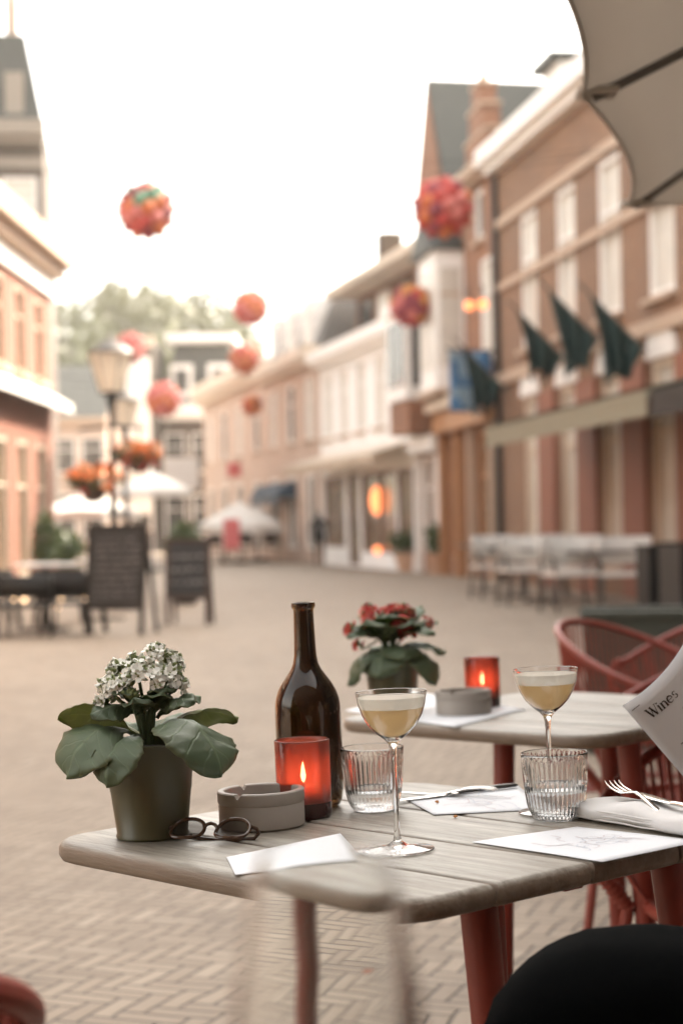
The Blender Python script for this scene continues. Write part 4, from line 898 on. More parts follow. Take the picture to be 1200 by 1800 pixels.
def ashtray(label):
    e = empty('ashtray', label=label, cat='ashtray', group='grey ceramic ashtrays'); r, H = .057, .0485; seg = 144
    mb = MB(); prof = [(.001, .0012), (r - .004, .0), (r - .001, .0025), (r - .0008, .0305), (r - .0015, .0318), (r - .0008, .033), (r, .034), (r, H - .0015), (r - .0015, H), (r - .0075, H), (r - .009, H - .0015), (r - .0095, .0345), (r - .013, .0315), (.001, .031)]
    def notch(a):
        return max(max(0, 1 - abs(((a - c + math.pi) % (2 * math.pi)) - math.pi) / .062) for c in (R(112), R(232), R(-8)))
    rows = []
    for (rr, z) in prof:
        row = []
        for q in range(seg):
            a = 2 * math.pi * q / seg; k = notch(a); zz = z
            if z > .0415: zz = min(z, H - .0065 * math.sqrt(max(0, min(1, k * 1.6))) if k > 0 else z)
            row.append((rr * math.cos(a), rr * math.sin(a), zz))
        rows.append(row)
    mb.grid(rows, M['stone'], True, True); mb.build('bowl', e, sharp=40)
    return e
a1 = ashtray('grey ceramic ashtray with notched rim next to the sunglasses'); seat(a1, on1(461, 1452), .15)
a2 = copy_tree(a1); a2['label'] = 'grey ceramic ashtray on the table behind beside the red candle'; seat(a2, on2(815, 1255), 2.3)
def coupe(label, fill):
    e = empty('coupe_glass', label=label, cat='cocktail glass', group='cocktails in coupe glasses')
    out = [(.0432, .0012), (.0436, .002), (.043, .003), (.030, .0045), (.012, .0075), (.0052, .012), (.0036, .020), (.0031, .045), (.0031, .080), (.0033, .108), (.0040, .120), (.0060, .1275), (.0110, .1330), (.0200, .1400), (.0285, .1490), (.0355, .1610), (.0400, .1740), (.0420, .1860), (.0424, .1890), (.0420, .1895)]
    inn = [(.0414, .1890), (.0410, .1860), (.0390, .1742), (.0345, .1615), (.0275, .1497), (.0190, .1410), (.0100, .1345), (.0040, .1320), (.0008, .1315)]
    mb = MB(); mb.lathe([(.0008, .0012)] + out + inn, M['clear'], 72, sup=.0004); mb.build('glass', e, sharp=None)
    zl = .1700; g_ = .0004
    def ri(z):
        P_ = list(reversed(inn))
        for (r0, z0), (r1, z1) in zip(P_, P_[1:]):
            if z0 <= z <= z1: return r0 + (r1 - r0) * (z - z0) / max(1e-9, z1 - z0) - g_
        return .041
    mb = MB(); zs = [.1320, .1325, .134, .137, .141, .1455, .1497, .155, .1602, .166, zl]
    mb.lathe([(max(.0005, ri(z)), z) for z in zs] + [(.0005, zl)], M['liquid'], 64); mb.build('cocktail', e, sharp=50)
    zf = .1832; mb = MB(); mb.lathe([(.0005, zl + .0002)] + [(ri(z), z) for z in (zl + .0002, .1715, .1745, .178, zf - .001)] + [(ri(zf) - .0006, zf), (.03, zf - .0006), (.0005, zf - .0004)], M['foam'], 64); mb.build('foam', e, sharp=50)
    return e
k1 = coupe('foamy amber cocktail in a coupe glass standing near the table edge', 1); seat(k1, on1(699, 1496))
k2 = copy_tree(k1); k2['label'] = 'foamy amber cocktail in a coupe glass behind the half full tumbler'; seat(k2, on1(969, 1430))
def tumbler(label, lvl):
    e = empty('tumbler', label=label, cat='water glass', group='ribbed water tumblers'); H = .0855; nf = 40; seg = nf * 6
    out = [(.0005, .0006), (.024, .0), (.028, .0012), (.0318, .006), (.0345, .013), (.0366, .022), (.0382, .033), (.0394, .045), (.0404, .058), (.0411, .068), (.0418, .074), (.0424, .079), (.0432, .084), (.0433, .0855)]
    inn = [(.0420, .0858), (.0417, .0851), (.0410, .081), (.0398, .074), (.0388, .062), (.0377, .048), (.0364, .034), (.0346, .021), (.0318, .013), (.0270, .0095), (.0005, .0085)]
    no = len(out)
    def mod(k, a):
        if k >= no: 
            return 0
        z = out[k][1]
        if z < .004 or z > .0745: return 0
        f = min(1, (z - .003) / .012, (.0755 - z) / .005)
        return .0014 * f * (abs(math.sin(a * nf / 2)) * 2 - 1.2)
    mb = MB(); mb.lathe(out + inn, M['clear'], seg, mod=mod); mb.build('glass', e, sharp=None)
    P_ = list(reversed(inn)); pts = []
    for (r_, z) in P_:
        if z < lvl: pts.append((r_ + (.00015 if r_ > .001 else 0), z - .0002))
    for (r0, z0), (r1, z1) in zip(P_, P_[1:]):
        if z0 <= lvl <= z1: rl = r0 + (r1 - r0) * (lvl - z0) / (z1 - z0) + .00015
    mb = MB(); mb.lathe(pts + [(rl, lvl - .0004), (rl - .0006, lvl - .0008), (rl - .003, lvl - .0012), (.0005, lvl - .0012)], M['water'], 96); mb.build('water', e, sharp=None)
    return e
w1 = tumbler('ribbed water tumbler with little water beside the wine bottle', .031); seat(w1, on1(658, 1424))
w2 = tumbler('ribbed water tumbler half full of sparkling water in the middle of the table', .045); seat(w2, on1(978, 1440))
g = random.Random(5); mb = MB()
for i in range(70):
    a, z = g.uniform(0, 6.28), g.uniform(.012, .043); rr = g.uniform(.8, 1) * (.0315 if z > .02 else .027)
    bmesh.ops.create_icosphere(mb.b, subdivisions=1, radius=g.uniform(.0003, .0007), matrix=Matrix.Translation((rr * math.cos(a), rr * math.sin(a), z)))
mb.mi(M['clear']); o = mb.build('bubbles', w2); o['kind'] = 'stuff'
# wine glass close to the camera on the foreground table
e = empty('wine_glass', (-.008, .66, .7505), 0, 'empty clear wine glass standing very close in the blurred foreground', 'wine glass')
mb = MB(); po = [(.0005, .001), (.034, .0), (.0345, .0015), (.02, .004), (.006, .009), (.004, .02), (.0038, .095), (.006, .105), (.016, .113), (.026, .125), (.0335, .145), (.0365, .168), (.0355, .195), (.032, .225), (.0265, .258), (.0240, .272)]
pin = [(.0233, .272), (.0258, .258), (.0308, .225), (.0338, .195), (.0346, .168), (.0315, .146), (.0235, .127), (.014, .115), (.0005, .111)]
mb.lathe(po + pin, M['clear'], 64, sup=.0003); mb.build('glass', e, sharp=None)

# ------------------------------------------------------------------ paper, cutlery, napkin, sunglasses
def quad_on(name, px4, surf, m, lift, label, cat, group, nx=14, ny=10, wav=.0006, seed=1, art=True):
    P = [surf(x, y) for x, y in px4]; c = sum(P, Vector()) / 4
    e = empty(name, c, 0, label, cat, group); rows = []
    for i in range(ny + 1):
        t = i / ny; a, b = P[0].lerp(P[3], t), P[1].lerp(P[2], t); row = []
        for j in range(nx + 1):
            p = a.lerp(b, j / nx); row.append(p - c + TN * (lift + wav * (1 + noise.noise(p * 14 + Vector((seed, 0, 0))))))
        rows.append(row)
    mb = MB(); mb.grid(rows, m); o = mb.build('sheet', e); q = o.modifiers.new('t', 'SOLIDIFY'); q.thickness = .00025
    if art:
        g = random.Random(seed); mb = MB()
        def pt(u, v): i = v * ny; j = u * nx; i0, j0 = min(int(i), ny - 1), min(int(j), nx - 1); A = rows[i0][j0].lerp(rows[i0][j0 + 1], j - j0); B = rows[i0 + 1][j0].lerp(rows[i0 + 1][j0 + 1], j - j0); return A.lerp(B, i - i0) + TN * .0004
        for s_ in range(16):
            u, v, a = g.uniform(.28, .72), g.uniform(.3, .7), g.uniform(0, 6.28); pts = []
            for k in range(12):
                pts.append(pt(min(.95, max(.05, u)), min(.95, max(.05, v)))); a += g.uniform(-.7, .9); u += .022 * math.cos(a); v += .03 * math.sin(a)
            mm = M['faint'] if s_ % 3 else M['faintg']
            for k in range(11):
                d = (pts[k + 1] - pts[k]); 
                if d.length < 1e-6: continue
                n_ = TN.cross(d).normalized() * g.uniform(.0004, .0013); mb.face([pts[k] - n_, pts[k + 1] - n_, pts[k + 1] + n_, pts[k] + n_], mm)
        mb.build('printed_drawing', e, sharp=None, weld=False, fix=False)
    return e
GP = 'white printed paper placemats'
quad_on('placemat', [(398, 1509), (598, 1467), (642, 1516), (414, 1540)], on1, M['paper'], .0006, 'white paper sheet with its corner under the sunglasses and ashtray', 'placemat', GP, seed=1, art=False)
quad_on('placemat', [(712, 1406), (905, 1378), (960, 1424), (762, 1434)], on1, M['paper'], .0006, 'white paper placemat under the fork and knife, with orange crumbs', 'placemat', GP, seed=2)
quad_on('placemat', [(828, 1482), (1014, 1455), (1235, 1480), (1058, 1517)], on1, M['paper'], .0006, 'white paper placemat with pinkish drawing at the near table edge', 'placemat', GP, seed=3)
quad_on('placemat', [(606, 1250), (740, 1218), (925, 1248), (800, 1280)], on2, M['paper'], .0006, 'white paper sheet under the ashtray on the table behind', 'placemat', GP, seed=4, art=False)
for i, (px, py) in enumerate([(768, 1414), (800, 1438)]):
    mb = MB(); bmesh.ops.create_icosphere(mb.b, subdivisions=2, radius=.003)
    for v in mb.b.verts: v.co *= 1 + .4 * noise.noise(v.co * 400 + Vector((i, 0, 0))); v.co.z *= .6
    mb.mi(M['by']); o = mb.build('crumb'); o.location = on1(px, py, .002 if i else .0035); tag(o, ['orange crumb lying on the cutlery placemat', 'orange crumb lying on the bare wood below the cutlery placemat'][i], 'crumb')
def ribbon(mb, pts, ws, th, m, up):
    """flat bar with rounded section"""
    pts = [Vector(p) for p in pts]; n = len(pts); rows = []
    for i in range(n):
        t = (pts[min(i + 1, n - 1)] - pts[max(i - 1, 0)]).normalized(); s_ = t.cross(up).normalized(); u = s_.cross(t); w_, h_ = ws[i] / 2, (th[i] if isinstance(th, list) else th) / 2
        rows.append([pts[i] + s_ * w_ * math.cos(a) * 1.0 + u * h_ * math.sin(a) for a in [2 * math.pi * k / 12 for k in range(12)]])
    vs = mb.grid(rows, m, True, True)
    mb.b.faces.new(list(reversed(vs[0]))).material_index = mb.mi(m); mb.b.faces.new(vs[-1]).material_index = mb.mi(m)
ZU = Vector((0, 0, 1))
def fork_mesh(e):
    mb = MB()
    for i in range(4):
        x = (-1.5 + i) * .0062
        ribbon(mb, [(x * .9, 0, .0035), (x, .012, .0022), (x, .03, .002), (x, .044, .004), (x, .05, .0062)], [.0034, .0030, .0027, .0022, .0012], .0021, M['steel'], ZU)
    ribbon(mb, [(0, .002, .0036), (0, -.006, .0042), (0, -.014, .006), (0, -.022, .0085), (0, -.032, .0105)], [.0225, .0225, .019, .011, .0068], [.0022, .0022, .0024, .003, .0034], M['steel'], ZU)
    mb.build('fork_head', e, sharp=40)
    mb = MB(); ribbon(mb, [(0, -.031, .0103), (0, -.05, .0098), (0, -.09, .006), (0, -.13, .003), (0, -.146, .003), (0, -.150, .003)], [.0066, .0064, .009, .013, .011, .004], [.0034, .0034, .0028, .0026, .0022, .0014], M['steel'], ZU); mb.build('handle', e, sharp=40)
def knife_mesh(e, hm):
    mb = MB(); ribbon(mb, [(0, .115, .003), (.001, .105, .003), (.001, .08, .003), (0, .03, .003), (0, .0, .003)], [.002, .011, .016, .016, .010], [.0008, .0012, .0014, .0018, .003], M['steel'], ZU); mb.build('blade', e, sharp=40)
    mb = MB(); ribbon(mb, [(0, .001, .0034), (0, -.02, .0042), (0, -.07, .0046), (0, -.094, .0042), (0, -.098, .0042)], [.0095, .010, .0125, .0115, .006], [.005, .006, .0064, .0055, .003], hm, ZU); mb.build('handle', e, sharp=40)
def aim(o, p, q, lift=0, pitch=0):
    """lay o so that its +y points from pixel-surface point p to q"""
    d = (q - p); y = (d - TN * d.dot(TN)).normalized(); x = y.cross(TN); m = Matrix((x, y, TN)).transposed().to_4x4(); m = m @ Matrix.Rotation(pitch, 4, 'X'); m.translation = p + TN * lift; o.matrix_world = m
kn = empty('table_knife', label='dark handled table knife lying across the paper placemat', cat='knife'); knife_mesh(kn, M['blacksteel']); aim(kn, on1(805, 1399), on1(715, 1410), .0012)
fk = empty('table_fork', label='steel fork lying face down over the dark handled knife on the paper placemat', cat='fork', group='steel forks'); fork_mesh(fk); aim(fk, on1(812, 1402), on1(852, 1402.5), .0150); fk.matrix_world = fk.matrix_world @ Matrix.Rotation(R(180), 4, 'Y') @ Matrix.Rotation(R(-2), 4, 'X')
# napkin roll with fork and knife on top
e = empty('napkin', on1(1130, 1440), 0, 'white cloth napkin folded into a long pad under fork and knife', 'napkin')
c = e.location.copy(); A, B = on1(1032, 1432), on1(1262, 1470); d = (B - A); Lk = d.length; d.normalize(); sN = TN.cross(d).normalized()
rows = []
for i in range(41):
    t = i / 40; p = A + d * (Lk * t); sec = []
    wd_ = .050 * (1 - .22 * math.exp(-t * 9)) + .004 * math.sin(t * 9); hh = .0125 * (1 - .35 * math.exp(-t * 10)) + .0012 * math.sin(t * 13 + 1) + .002 * t
    for k in range(28):
        a = 2 * math.pi * k / 28; cx_, sx_ = math.cos(a), math.sin(a); ex = .55
        x_ = wd_ * math.copysign(abs(cx_) ** ex, cx_); z_ = hh * math.copysign(abs(sx_) ** .75, sx_) + hh
        q = p + sN * (x_ * .86) + TN * z_; nz = noise.noise(q * 26) * .0022 + noise.noise(q * 70) * .0007
        sec.append(q + TN * nz * (1 if sx_ > 0 else .1) + sN * nz - c)
    rows.append(sec)
mb = MB(); vs = mb.grid(rows, M['napkin'], True, True)
for en, fl in ((0, True), (-1, False)):
    ctr = sum((v.co for v in vs[en]), Vector()) / 28 + (d * (-.006 if en == 0 else .006)); cv = mb.b.verts.new(ctr)
    for k in range(28): f = mb.b.faces.new([vs[en][k], vs[en][(k + 1) % 28], cv]); f.smooth = True
mb.build('folded_cloth', e, sharp=60)
mb = MB()
for zz in (.006, .0115, .017):
    mb.tube([A + d * (Lk * t) - sN * (.0425 - .0012 * math.sin(t * 9)) + TN * (zz + .0005 * math.sin(t * 17)) - c for t in [k / 24 for k in range(1, 25)]], .0011, M['napkin'], 6)
mb.build('hem_fold', e)
fk2 = copy_tree(fk); fk2['label'] = 'steel fork lying on the white napkin, tines up left'; aim(fk2, on1(1102, 1440), on1(1063, 1425), .031, R(6))
kn2 = empty('dinner_knife', label='all steel knife lying on the white napkin behind the fork', cat='knife'); knife_mesh(kn2, M['steel']); aim(kn2, on1(1185, 1462), on1(1110, 1438), .031)
# sunglasses
e = empty('sunglasses', label='folded dark tortoiseshell sunglasses lying in front of the flower pot', cat='sunglasses')
def rim_loop(cx, n=28): return [(cx + .0245 * math.copysign(abs(math.cos(a)) ** .85, math.cos(a)), -.004 + .002 * math.cos(a * 2), .0225 + .0215 * math.copysign(abs(math.sin(a)) ** .85, math.sin(a))) for a in [2 * math.pi * k / n for k in range(n)]]
for cx in (-.034, .034):
    mb = MB(); mb.tube(rim_loop(cx), .0027, M['tort'], 10, closed=True); mb.build('rim', e)
    mb = MB(); lp = rim_loop(cx); mb.face([Vector(p) + Vector((0, .0012, 0)) for p in lp], M['lens']); mb.face(list(reversed([Vector(p) - Vector((0, .0006, 0)) for p in lp])), M['lens']); mb.build('lens', e, fix=False)
mb = MB(); mb.tube([(-.0105, -.004, .026), (-.006, -.007, .030), (0, -.008, .0315), (.006, -.007, .030), (.0105, -.004, .026)], .0027, M['tort'], 10); mb.build('bridge', e)
for s_ in (-1, 1):
    mb = MB(); mb.tube([(s_ * .058, -.002, .032), (s_ * .0665, .002, .032), (s_ * .069, .008, .031), (s_ * .060, .014 + .004 * (s_ > 0), .030), (0, .018 + .004 * (s_ > 0), .027), (-s_ * .045, .022 + .004 * (s_ > 0), .020), (-s_ * .062, .024 + .004 * (s_ > 0), .010)], [.0032, .0032, .003, .003, .0028, .003, .0034], M['tort'], 10, flat=(1, .65)); mb.build('temple', e)
p = on1(368, 1492); q = on1(440, 1478); d = (q - p); x = (d - TN * d.dot(TN)).normalized(); y = TN.cross(x)
mm = Matrix((x, y, TN)).transposed().to_4x4() @ Matrix.Rotation(R(-60), 4, 'Z') @ Matrix.Rotation(R(-62), 4, 'X') @ Matrix.Scale(.88, 4); mm.translation = on1(362, 1484, .003); e.matrix_world = mm

# ------------------------------------------------------------------ potted flowers
def leaf(mb, base, az, el, L, W, droop, roll=0, m=None, scal=9, cup=.12, seed=0):
    g = random.Random(seed); az, el, droop, roll = R(az), R(el), R(droop), R(roll); n = 40; k = 12; rows = []; p = Vector(base)
    side = Vector((-math.sin(az), math.cos(az), 0)); ph = g.uniform(0, 6)
    for i in range(n + 1):
        t = i / n; e_ = el - droop * t ** .85; d = Vector((math.cos(az) * math.cos(e_), math.sin(az) * math.cos(e_), math.sin(e_)))
        nrm = d.cross(side).normalized() * -1; sd_ = side * math.cos(roll) + nrm * math.sin(roll); nr = nrm * math.cos(roll) - side * math.sin(roll)
        if t < .16: w_ = W * .07
        else:
            s_ = (t - .16) / .84; w_ = W * .5 * (max(0, math.sin(math.pi * min(1, s_ ** 1.15))) ** .62) * (1 - .055 * abs(math.sin(scal * s_ * 3.14 + ph))) + W * .03 * (1 - s_)
        row = []
        for j in range(k + 1):
            v = -1 + 2 * j / k; q = p + sd_ * (v * w_) + nr * (cup * W * (v * v) * min(1, t * 3) * .6 - .003 * math.exp(-(v * 4) ** 2) + .0015 * math.sin(8 * t + 3 * v + ph) + .0014 * v * v * math.sin(scal * 3.0 * t + ph) )
            q = q + nr * (noise.noise(q * 75 + Vector((seed, 0, 0))) * .0022 + noise.noise(q * 32 + Vector((0, seed, 0))) * .0030) * min(1, t * 2)
            row.append(q)
        rows.append(row); p = p + d * (L / n)
    mb.grid(rows, m)
def make_leaf(e, *a, m=None, **k):
    mb = MB(); leaf(mb, *a, m=m or M['leafd'], **k); o = mb.build('leaf', e, sharp=None, fix=False, weld=False)
    at_ = o.data.attributes.new('leaf_tv', 'FLOAT_VECTOR', 'POINT')
    for i in range(len(o.data.vertices)): at_.data[i].vector = (i // 13 / 40, -1 + 2 * (i % 13) / 12, 0)
    q = o.modifiers.new('t', 'SOLIDIFY'); q.thickness = .0009; return o
def floret(mb, p, d, r, m, g, open_=True):
    d = d.normalized(); u = d.orthogonal().normalized(); v = d.cross(u); a0 = g.uniform(0, 6.28)
    if open_:
        for k in range(4):
            a = a0 + k * math.pi / 2; t = u * math.cos(a) + v * math.sin(a); s_ = d.cross(t)
            c0 = p; c1 = p + t * r * .6 + s_ * r * .48 + d * r * .22; c2 = p + t * r * 1.05 + d * r * .36; c3 = p + t * r * .6 - s_ * r * .48 + d * r * .22
            c1b = p + t * r * .92 + s_ * r * .36 + d * r * .34; c3b = p + t * r * .92 - s_ * r * .36 + d * r * .34; mb.face([c0, c1, c1b, c2, c3b, c3], m, True)
        mb.tube([p - d * r * 1.3, p + d * r * .12], [r * .16, r * .2], M['bud'], 6)
    else:
        mb.tube([p - d * r * .9, p - d * r * .3, p + d * r * .3, p + d * r * .7], [r * .14, r * .34, r * .32, r * .05], M['bud'] if g.random() < .75 else m, 6)
def pot(e, h, r0, r1):
    mb = MB(); mb.lathe([(.001, .002), (r0 - .003, .0), (r0 + .001, .001), (r0 + .0015, .004), (r0, .006), (r1, h - .006), (r1 + .002, h - .004), (r1 + .0025, h - .001), (r1, h), (r1 - .002, h - .003), (r1 - .006, h * .5), (.001, h * .5)], M['olive'], 64); mb.build('pot', e, sharp=50)
    mb = MB(); mb.lathe([(r1 - .0035, h - .012), (r1 * .5, h - .008), (.001, h - .006)], M['soil'], 32); mb.build('soil', e)
def cluster(e, c, out, r, n, m, g, openp):
    mb = MB(); c = Vector(c)
    for i in range(n):
        dv = (Vector((g.gauss(0, .6), g.gauss(0, .6), g.gauss(0, .5))) + Vector(out).normalized() * .9).normalized(); floret(mb, c + dv * r * g.uniform(.75, 1.1), dv, g.uniform(.0066, .0086), m if g.random() < .92 else M['pinkpet'] if m is M['redpet'] else m, g, g.random() < openp)
    mb.build('flower_cluster', e, sharp=None, weld=False)
f1 = empty('potted_flower', label='white flowering succulent in an olive pot at the left end of the table', cat='potted plant')
pot(f1, .122, .0455, .0585)
for i, a in enumerate([((-.012, .004, .128), 176, 42, .112, .056, 52, -50), ((-.014, -.016, .130), 206, 42, .108, .100, 128, 18), ((-.006, -.022, .128), 238, 28, .092, .076, 120, -8), ((.010, -.018, .132), -42, 46, .134, .118, 128, 8), ((.016, .004, .130), 14, 44, .108, .064, 70, 25),
                       ((0, .014, .126), 125, 35, .09, .06, 60, 0), ((.005, .012, .126), 60, 40, .095, .064, 60, 0), ((-.012, -.012, .158), 205, 35, .064, .054, 60, 20), ((.012, -.012, .160), -25, 45, .060, .050, 60, -20), ((.012, .004, .150), 25, 50, .066, .044, 60, 0), ((-.004, -.014, .158), 262, 60, .052, .044, 70, 0), ((.004, -.01, .160), 300, 62, .052, .042, 60, 10), ((-.010, 0, .172), 170, 45, .048, .038, 50, 0), ((.010, -.008, .176), -60, 50, .045, .038, 60, 0), ((.014, 0, .176), 10, 50, .046, .034, 50, 0), ((-.008, -.012, .176), 228, 50, .048, .038, 60, 0), ((-.024, -.03, .128), 190, 20, .080, .060, 90, 0), ((.03, -.02, .127), -12, 25, .088, .064, 100, 0)]):
    if i in (1, 2, 3): a = (*a[:3], a[3] * 1.16, a[4] * 1.14, *a[5:])
    make_leaf(f1, *a, m=M['leafl'] if i in (0, 4) else M['leafd'], seed=i)
g = random.Random(11); mb = MB(); cl1 = []
for (x, y, z, r, n) in [(-.044, -.012, .196, .018, 40), (-.030, .0, .214, .020, 46), (-.008, -.018, .212, .020, 50), (.012, -.006, .232, .021, 50), (.030, .004, .222, .019, 44), (.036, -.006, .198, .016, 36), (-.050, -.004, .176, .016, 34), (-.014, .02, .222, .018, 30), (.022, .022, .214, .018, 30), (.012, -.026, .206, .018, 40), (-.030, -.026, .198, .018, 40), (.030, -.018, .208, .017, 38)]:
    mb.tube([(x * .08, y * .1, .118), (x * .25, y * .3, .16), (x * .8, y * .8, z - .018), (x, y, z - .006)], [.0032, .0026, .0019, .0014], M['stem'], 7)
    cl1.append(((x, y, z - .006), (x * 3, y * 3 - .02, .10), r, n))
mb.tube([(-.004, -.02, .12), (-.012, -.03, .16), (-.017, -.034, .178)], [.002, .0016, .001], M['stem'], 6)
mb.build('stems', f1)
for c_, o_, r, n in cl1: cluster(f1, c_, o_, r * .95, int(n * .8), M['petal'], g, .48)
cluster(f1, (-.017, -.034, .178), (0, -.3, 1), .012, 16, M['bud'], g, 0)
seat(f1, on1(269, 1470))
f2 = empty('potted_flower', label='red flowering succulent in an olive pot on the table behind', cat='potted plant')
pot(f2, .120, .047, .0575)
for i, a in enumerate([((-.01, -.01, .125), 195, 20, .105, .085, 110, 0), ((-.005, -.02, .130), 250, 15, .085, .085, 95, 0), ((.006, -.02, .132), 285, 30, .07, .07, 80, 0), ((.014, -.01, .128), -30, 15, .11, .085, 105, 0), ((.012, 0, .128), 10, 30, .095, .06, 70, 10), ((0, .01, .126), 100, 30, .08, .06, 60, 0),
                       ((-.01, 0, .14), 170, 55, .085, .065, 60, 0), ((.005, -.014, .145), 300, 60, .08, .066, 60, 0), ((-.006, -.014, .145), 235, 62, .085, .075, 60, 0), ((.012, .0, .15), 20, 50, .09, .06, 60, 0), ((.0, .004, .15), 80, 70, .08, .06, 40, 0), ((.01, .01, .16), 40, 60, .085, .055, 50, 0), ((-.012, -.006, .15), 205, 45, .08, .06, 70, 0), ((.01, -.012, .15), -30, 45, .085, .06, 70, 0), ((0, -.012, .15), 268, 70, .075, .07, 50, 0)]): make_leaf(f2, a[0], a[1], a[2], a[3] * 1.15, a[4] * 1.25, a[5], a[6], seed=40 + i)
g = random.Random(12); mb = MB(); cl2 = []
for (x, y, z, r, n) in [(-.075, -.01, .178, .019, 34), (-.038, 0, .208, .023, 46), (.000, .0, .205, .022, 44), (.028, -.004, .204, .023, 50), (.020, -.03, .182, .023, 46), (.035, -.025, .170, .017, 30), (-.066, -.02, .150, .012, 16), (.072, 0, .185, .014, 18), (-.045, -.02, .190, .012, 16), (.015, .02, .212, .014, 18)]:
    mb.tube([(x * .08, y * .1, .118), (x * .3, y * .3, .155), (x * .85, y * .85, z - .015), (x, y, z - .004)], [.003, .0025, .0018, .0014], M['stem'], 7); cl2.append(((x, y, z - .006), (x * 3, y * 3 - .02, .1), r, n))
mb.build('stems', f2)
for c_, o_, r, n in cl2: cluster(f2, c_, o_, r, n, M['redpet'], g, .55)
seat(f2, on2(692, 1252))

# ------------------------------------------------------------------ red cord chairs
def cord_chair(label, group):
    e = empty('cord_chair', label=label, cat='chair', group=group)
    def hoop(t):    # t -1..1 from right arm front round the back to left arm front
        a = R(90) + t * R(128); rx, ry = .315, .30
        b = max(0, math.cos(t * R(100))); return Vector((rx * math.cos(a), ry * math.sin(a) - .02, .60 + .19 * b ** 1.2))
    def ringp(a): return Vector((.235 * math.cos(a), .225 * math.sin(a), .425))
    mb = MB(); mb.tube([hoop(-1 + 2 * k / 48) for k in range(49)], .0115, M['red'], 10); mb.build('arm_hoop', e)
    mb = MB(); mb.tube([ringp(2 * math.pi * k / 40) for k in range(40)], .012, M['red'], 10, closed=True); mb.build('seat_ring', e)
    mb = MB(); n = 62
    for k in range(n):
        t = -1 + 2 * (k + .5) / n; h_ = hoop(t); a = R(90) + t * R(140); b = ringp(a); mid = h_.lerp(b, .55) + Vector((math.cos(a), math.sin(a), 0)) * .012
        mb.tube([h_, mid, b], .0038, M['cord'], 5, cap=False)
    mb.build('back_cords', e)
    mb = MB()
    for k in range(-13, 14):
        x = k * .0172; yy = .225 * math.sqrt(max(0, 1 - (x / .235) ** 2))
        mb.tube([(x, -yy, .427), (x, 0, .412), (x, yy, .427)], .0052, M['cord'], 6, cap=False)
    mb.build('seat_cords', e)
    mb = MB(); fl = [Vector((.215, -.16, .42)), Vector((-.215, -.16, .42)), Vector((.2, .17, .42)), Vector((-.2, .17, .42))]; mb.b.free()
    ft_ = []
    for p_ in fl:
        mb = MB(); q_ = Vector((p_.x * 1.22, p_.y * 1.32, 0)); ft_.append(q_); mb.tube([p_, p_.lerp(q_, .5) + Vector((p_.x * .03, p_.y * .03, 0)), q_], .0125, M['red'], 10); mb.build('leg', e)
    mb = MB()
    P_ = [f.lerp(t, .42) for f, t in zip(fl, ft_)]
    mb.tube([P_[0], (P_[0] + P_[1]) / 2 + Vector((0, .06, .02)), P_[1]], .010, M['red'], 8); mb.tube([P_[2], (P_[2] + P_[3]) / 2 + Vector((0, -.06, .02)), P_[3]], .010, M['red'], 8)
    mb.tube([P_[0], (P_[0] + P_[2]) / 2 + Vector((-.05, 0, .02)), P_[2]], .010, M['red'], 8); mb.tube([P_[1], (P_[1] + P_[3]) / 2 + Vector((.05, 0, .02)), P_[3]], .010, M['red'], 8); mb.build('stretcher', e)
    for s_ in (-1, 1):
        mb = MB(); h_ = hoop(s_ * -.98); f_ = fl[0] if s_ > 0 else fl[1]; pts_ = [h_, h_ + Vector((0, -.03, -.04)), Vector((h_.x, h_.y - .035, .52)), f_]
        mb.tube(pts_, .0125, M['red'], 10)
        for q in range(34):
            t = q / 33; i = min(2, int(t * 3)); c_ = pts_[i].lerp(pts_[i + 1], t * 3 - i); dd = (pts_[i + 1] - pts_[i]).normalized(); u = dd.orthogonal().normalized(); v = dd.cross(u)
            mb.tube([c_ + (u * math.cos(a) + v * math.sin(a)) * .0145 for a in [2 * math.pi * z_ / 8 for z_ in range(8)]], .0024, M['cord'], 5, closed=True)
        mb.build('arm_support', e)
    return e
GC = 'red cord armchairs around the tables'
cc = cord_chair('x', GC)
for i, (x, y, face, sc_, lab) in enumerate([(.78, 3.42, 222, 1, 'red cord armchair at the right between the two wooden tables'), (.93, 4.75, 215, 1, 'red cord armchair at the right side of the table behind'), (1.00, 6.25, -35, 1, 'red cord armchair farthest back in front of the dark planter, its back to the street'), (1.30, 6.9, 200, 1, 'red cord armchair partly hidden behind the farthest one'), (-.57, 1.32, 120, 1.11, 'red cord armchair blurred at the lower left corner'), (.88, 1.72, 178, 1, 'red cord armchair the person in black sits on')]):
    o = cc if i == 0 else copy_tree(cc); o.location = (x, y, 0); o.rotation_euler = (0, 0, R(face + 90)); o.scale = (sc_,) * 3; o['label'] = lab

